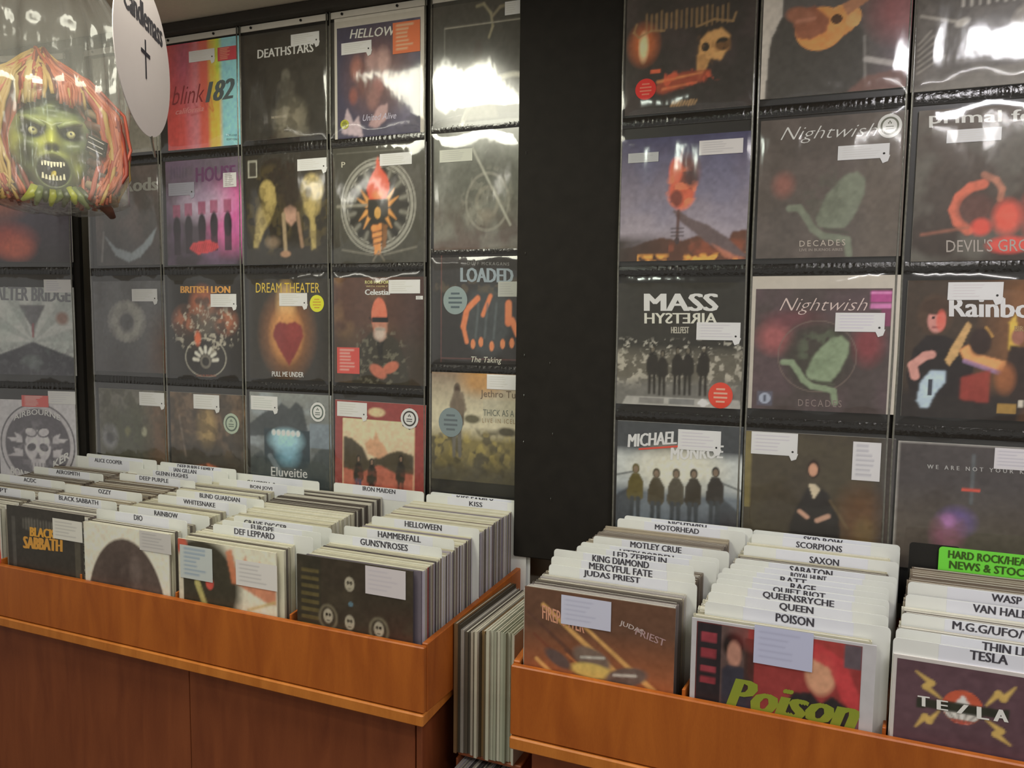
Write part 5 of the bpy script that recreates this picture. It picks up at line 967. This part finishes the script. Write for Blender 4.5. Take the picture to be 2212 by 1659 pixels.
# ------------------------------------------------------------ hanging oval (a round card seen at a slant)
dc = ray(312, 124); dc = dc/dc[1]*1.22
hs = empty('hanging_sign', dc, math.radians(117.0), label='white round hanging card seen slanted as an oval, with black lettering and a cross', cat='hanging sign')
R = .160
MB().disc(0, 0, 0, R, R, .0015, 96).build('card', plain('lilac_white_card', (214, 204, 206), .4, .02, 20), hs)
mb = MB()
write(mb, 'Candlemass', [(-R*.66, R*.70), (R*.70, R*.70), (R*.70, R*.38), (-R*.66, R*.38)], -.0006, (58, 56, 62), bold=.03)
mb.box(R*.02, -.0008, -R*.26, R*.06, -.0004, R*.24, 0, lin((48, 46, 54))).box(-R*.12, -.0009, R*.04, R*.20, -.0005, R*.09, 0, lin((48, 46, 54)))
mb.build('lettering', M['paper'], hs, color=True)
MB().tube([(0, .0008, R-.01), (0, .0008, R+.05), (0, .0008, CEIL-dc[2]-.001)], .0006, 6).build('hanging_thread', M['white'], hs)
MB().tube([(.028, .001, -R*.97), (.034, .001, -R*1.05), (.05, .001, -R*1.22)], [.004, .003, .002], 6).build('plastic_tail', M['weld'], hs)

# ------------------------------------------------------------ the bagged mask
mc = ray(117, 322); mc = mc/mc[1]*1.45; MS = 1.21
PM = math.radians(49)
mk = empty('rubber_mask', mc, PM, label='green rubber ghoul mask with long red hair, packed in a clear plastic bag', cat='mask'); mk.scale = (MS, MS, MS)
def g2(x, z, cx, cz, sx, sz): return np.exp(-((x-cx)/sx)**2-((z-cz)/sz)**2)
nu, nv = 150, 120
TH_, PH_ = np.meshgrid(np.linspace(-math.pi, math.pi, nu, endpoint=False), np.linspace(-math.pi/2+.02, math.pi/2-.02, nv))
X = np.cos(PH_)*np.sin(TH_); Y = -np.cos(PH_)*np.cos(TH_); Z = np.sin(PH_)
jaw = 1-.42*np.clip(-Z-.15, 0, 1)**.9; X = X*.088*jaw; Y = Y*.085*(1-.15*np.clip(-Z, 0, 1)); Z = Z*.112-.002
fr = np.clip(-Y/.06, 0, 1); ax = np.abs(X); d = np.zeros_like(X)
d += .020*g2(ax, Z, .034, .021, .019, .012)+.008*g2(ax, Z, .03, .008, .02, .016)
d -= .013*g2(ax, Z-.25*(ax-.03), .034, .042, .030, .009)+.007*g2(ax, Z, .052, -.012, .018, .018)
d -= .016*g2(X, Z, 0, .002, .011, .022)+.010*g2(X, Z, 0, -.012, .014, .010); d += .013*g2(ax, Z, .006, -.016, .005, .006)
d += .012*g2(ax, Z, .044, -.035, .016, .022)
mo = np.hypot(X/.029, (Z+.060)/.029); d += .034*np.clip((1.05-mo)*4, 0, 1); d -= .006*np.exp(-((mo-1.15)/.16)**2)
d -= .008*g2(X, Z, 0, -.099, .024, .012)
rng = np.random.RandomState(5)
for _ in range(26):
    x0, z0, s_ = rng.uniform(-.08, .08), rng.uniform(-.09, .1), rng.uniform(.004, .012); d += rng.uniform(-.0018, .0022)*g2(X, Z, x0, z0, s_, s_*1.6)
d += .0016*np.sin(Z*520)*g2(ax, Z, .02, .078, .05, .016)+.0012*np.sin(ax*700)*g2(X, Z, 0, -.02, .05, .012)
Y = Y+d*fr
def mixc(C, m, c): m = np.clip(m, 0, 1)[..., None]; return C*(1-m)+lin(c)*m
Cc = np.zeros(X.shape+(3,))+lin((100, 112, 76)); nzv = sum(np.sin(X*a+b)*np.sin(Z*c+e) for a, b, c, e in ((120, 1, 90, 2), (60, 3, 140, 0), (210, 5, 170, 1)))/3
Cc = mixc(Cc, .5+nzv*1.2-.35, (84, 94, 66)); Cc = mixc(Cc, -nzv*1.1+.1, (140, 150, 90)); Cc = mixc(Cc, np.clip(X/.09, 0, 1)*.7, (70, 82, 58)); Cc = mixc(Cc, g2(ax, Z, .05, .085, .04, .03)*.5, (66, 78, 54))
Cc = mixc(Cc, 1.1*g2(X, Z, -.008, .002, .020, .030), (196, 200, 66)); Cc = mixc(Cc, .9*g2(X, Z, .0, -.027, .033, .008), (178, 184, 84))
Cc = mixc(Cc, .9*g2(X, Z, -.072, -.005, .014, .05), (190, 190, 50)); Cc = mixc(Cc, .8*g2(X, Z, .045, -.05, .010, .03), (170, 176, 74)); Cc = mixc(Cc, .8*g2(ax, Z, .035, .046, .03, .007), (170, 180, 110))
Cc = mixc(Cc, 2.2*g2(ax, Z, .036, .022, .021, .0135), (30, 32, 26)); Cc = mixc(Cc, 1.2*g2(ax, Z, .0065, -.016, .006, .007), (30, 30, 22)); Cc = mixc(Cc, g2(X, Z, -.048, -.03, .014, .03)*.8, (44, 48, 36))
Cc = mixc(Cc, (1.1-mo)*5, (28, 26, 20)); Cc = mixc(Cc, np.exp(-((mo-1.2)/.14)**2)*.5, (120, 128, 84)); Cc = mixc(Cc, (Y > .0)*1.0, (60, 66, 48))
vs = np.stack([X, Y, Z], -1).reshape(-1, 3); idx = np.arange(nu*nv).reshape(nv, nu); fs = []
for j in range(nv-1):
    for i in range(nu): k = (i+1) % nu; fs.append((int(idx[j, i]), int(idx[j, k]), int(idx[j+1, k]), int(idx[j+1, i])))
fs += [tuple(int(q) for q in idx[0][::-1]), tuple(int(q) for q in idx[-1])]
mb = MB(); mb.v = [tuple(map(float, v)) for v in vs]; mb.f = fs; mb.m = [0]*len(fs); mb.c = [tuple(c) for c in (Cc.reshape(-1, 3)*.92)]
mb.build('face', M['rubber'], mk, color=True, smooth=True)
def ball(mb, c, r, col_, n=12):
    vs = []; fs = []
    for j in range(n+1):
        p = math.pi*j/n
        for i in range(n): t = 2*math.pi*i/n; vs.append((c[0]+r*math.sin(p)*math.cos(t), c[1]+r*math.sin(p)*math.sin(t), c[2]+r*math.cos(p)))
    for j in range(n):
        for i in range(n): k = (i+1) % n; fs.append((j*n+i, (j+1)*n+i, (j+1)*n+k, j*n+k))
    mb.add(vs, fs, 0, lin(col_))
for sx in (-1, 1):
    e = MB(); ball(e, (sx*.034, -.0665, .021), .0088, (214, 208, 150), 14); eb = e.build('eyeball', M['rubber'], mk, color=True, smooth=True)
    MB().disc(sx*.034+.001, -.0755, .021, .0024, .0024, .001, 14, 0, lin((20, 20, 16))).build('pupil', M['rubber'], eb, color=True)
    q = MB(); q.tube([(sx*.012, -.085, .029), (sx*.026, -.086, .037), (sx*.042, -.079, .044), (sx*.056, -.067, .045)], [.004, .0062, .0062, .003], 8, 0, lin((140, 150, 96))); q.build('brow', M['rubber'], mk, color=True, smooth=True)
for row, (zc, k_, sg) in enumerate(((-.0425, 8, -1), (-.081, 7, 1))):
    for i in range(k_):
        u = (i+.5)/k_*2-1; x = u*.0225; z = zc+sg*(-.006*u*u if row == 0 else -.006*u*u)*(1 if row == 0 else -1); w = .0024; hh = .0098 if i % 3 else .012
        y = -.079+.012*u*u
        z1 = z+sg*hh; t = MB().add([(x-w, y, z), (x+w, y, z), (x+w, y+.004, z), (x-w, y+.004, z), (x-w*.55, y-.001, z1), (x+w*.55, y-.001, z1), (x+w*.55, y+.002, z1), (x-w*.55, y+.002, z1)],
            [(0, 1, 2, 3), (4, 7, 6, 5), (0, 4, 5, 1), (1, 5, 6, 2), (2, 6, 7, 3), (3, 7, 4, 0)], 0, lin((224, 218, 186))); t.build('tooth', M['rubber'], mk, color=True)
tg = MB(); tg.tube([(0, -.055, -.066), (0, -.068, -.068), (0, -.074, -.071)], [.010, .010, .005], 10, 0, lin((190, 170, 60)), .5); tg.build('tongue', M['rubber'], mk, color=True, smooth=True)
# hair: broad flattened locks falling from the peak over the sides
HC = [(158, 74, 58), (128, 54, 44), (184, 106, 80), (178, 146, 84), (186, 160, 104), (102, 46, 38), (170, 84, 52)]
hr = MB(); rng = np.random.RandomState(11)
for k in range(270):
    t = k/269*2-1; side = 1 if t > 0 else -1; a = abs(t); front = rng.rand() < .42
    y0 = -.05 if front else rng.uniform(-.03, .05)
    ap = (-.022+rng.uniform(-.012, .012), y0*.35, .200+rng.uniform(-.03, .010)); sprd = .048+.085*a*rng.uniform(.7, 1.05)
    if front and a < .6: ex = side*(.012+.07*a)+rng.uniform(-.01, .01); pts = [ap, (ap[0]*.6+ex*.4, -.056, .160), (ex*.9, -.076, .126), (ex, -.080+.3*abs(ex), rng.uniform(.088, .108)-.35*abs(ex))]
    else: pts = [ap, (side*sprd*.62-.01, y0-.012, .14), (side*sprd, y0-.012, .075), (side*(sprd+.012), y0-.004, .005), (side*(sprd+rng.uniform(-.012, .018)), y0-.008, -.05), (side*(sprd*rng.uniform(.72, .95)), y0-.012, -.112+rng.uniform(-.014, .02))]
    w = rng.uniform(.0028, .0065); c = HC[rng.choice([0, 0, 1, 2, 2, 3, 5, 6, 6])] if not (t < 0 and front and rng.rand() < .6) else HC[3+rng.randint(0, 2)]
    P = []; wig = rng.uniform(-.004, .004)
    for i in range(len(pts)-1):
        for q in range(3): f = q/3; P.append([pts[i][m]*(1-f)+pts[i+1][m]*f+rng.uniform(-.0012, .0012)+(wig*math.sin(i*2+q) if m == 0 else 0) for m in range(3)])
    P.append(pts[-1]); n = len(P); hr.tube(P, [w*(.45+.65*math.sin(math.pi*min(1, (i+1)/n*1.1)*.86)) for i in range(n)], 5, 0, lin(c)*1.0, .6)
hr.build('hair', M['hairm'], mk, color=True, smooth=True, kind='stuff')
sc = MB(); rng = np.random.RandomState(3)
for k in range(9):
    z = .085-.026*k; x = .088+.006*math.sin(k*1.3); c = [(74, 48, 40), (150, 128, 104), (92, 56, 44)][k % 3]
    sc.tube([(x-.03, -.045, z+.02), (x-.006, -.056, z+.012), (x+.018, -.045, z-.008), (x+.026, -.02, z-.02)], [.008, .011, .011, .007], 8, 0, lin(c), .6)
sc.build('patterned_scarf', M['hairm'], mk, color=True, smooth=True, label='brown and cream patterned scarf at the side of the mask')
nk = MB(); rng = np.random.RandomState(8)
for k in range(9):
    x = -.045+.0125*k; c = [(150, 154, 48), (64, 70, 46), (98, 108, 62)][(k*2) % 3]
    nk.tube([(x*.75, -.040, -.092), (x*1.05+.004, -.050, -.110), (x*1.35+.010*math.sin(k), -.046, -.124-.008*(k % 2))], [.012, .010, .003], 7, 0, lin(c), .6)
nk.build('neck_flaps', M['rubber'], mk, color=True, smooth=True)
tgm = MB(); tgm.add([(.068, -.082, .026), (.104, -.066, .012), (.098, -.068, -.020), (.060, -.084, -.010), (.068, -.080, .026), (.104, -.064, .012), (.098, -.066, -.020), (.060, -.082, -.010)], [(0, 3, 2, 1), (4, 5, 6, 7), (0, 1, 5, 4), (1, 2, 6, 5), (2, 3, 7, 6), (3, 0, 4, 7)], 0, lin((26, 24, 24)))
for k in range(3):
    f = .3+.2*k; tgm.tube([(.068-.002*k, -.0835, .018-.011*k), (.096-.002*k, -.0705, .008-.011*k)], .0011, 5, 0, lin((206, 200, 196)))
tgm.build('hang_tag', M['paper'], mk, color=True)
MB().box(-.030, -.094, .112, -.012, -.0935, .121, 0, lin((226, 222, 214))).build('white_tag', M['paper'], mk, color=True)
# the bag: a closed crumpled pouch hanging from the ceiling
bg = empty('plastic_bag', mc, PM, label='clear crumpled plastic bag hanging from the ceiling around the mask', cat='bag'); bg.scale = (MS, MS, MS)
ztb = (CEIL-mc[2])/MS-.004; nr, na = 60, 110; vs = []; fs = []; rng = np.random.RandomState(4); fr_ = [(rng.randint(3, 22), rng.uniform(-18, 18), rng.rand()*6, rng.uniform(.4, 1)) for _ in range(10)]
for j in range(nr+1):
    v = j/nr; z = -.140+v*(ztb+.140); e = min(1, (v/.05+.12))**.5; up = max(0, (z-.27)/(ztb-.27)); sx = .140*e*(1-.72*up**1.5)+.004; sy = (.112*e*(1-.9*up))+.004
    if z > .12: sy *= 1-.45*min(1, (z-.12)/.12)
    for i in range(na):
        an = 2*math.pi*i/na; wv = sum(w_*math.sin(f_*an+s_*z+p_) for f_, s_, p_, w_ in fr_)*.0016*(1+1.6*min(1, max(0, z-.05)*6))
        ca, sa = math.cos(an), math.sin(an); vs.append((math.copysign(abs(ca)**.8, ca)*(sx+wv), math.copysign(abs(sa)**.8, sa)*(sy+wv), z+.002*math.sin(an*7)))
for j in range(nr):
    for i in range(na): k = (i+1) % na; fs.append((j*na+i, j*na+k, (j+1)*na+k, (j+1)*na+i))
fs.append(tuple(range(na-1, -1, -1)))
MB().add(vs, fs).build('film', M['bag'], bg, smooth=True)
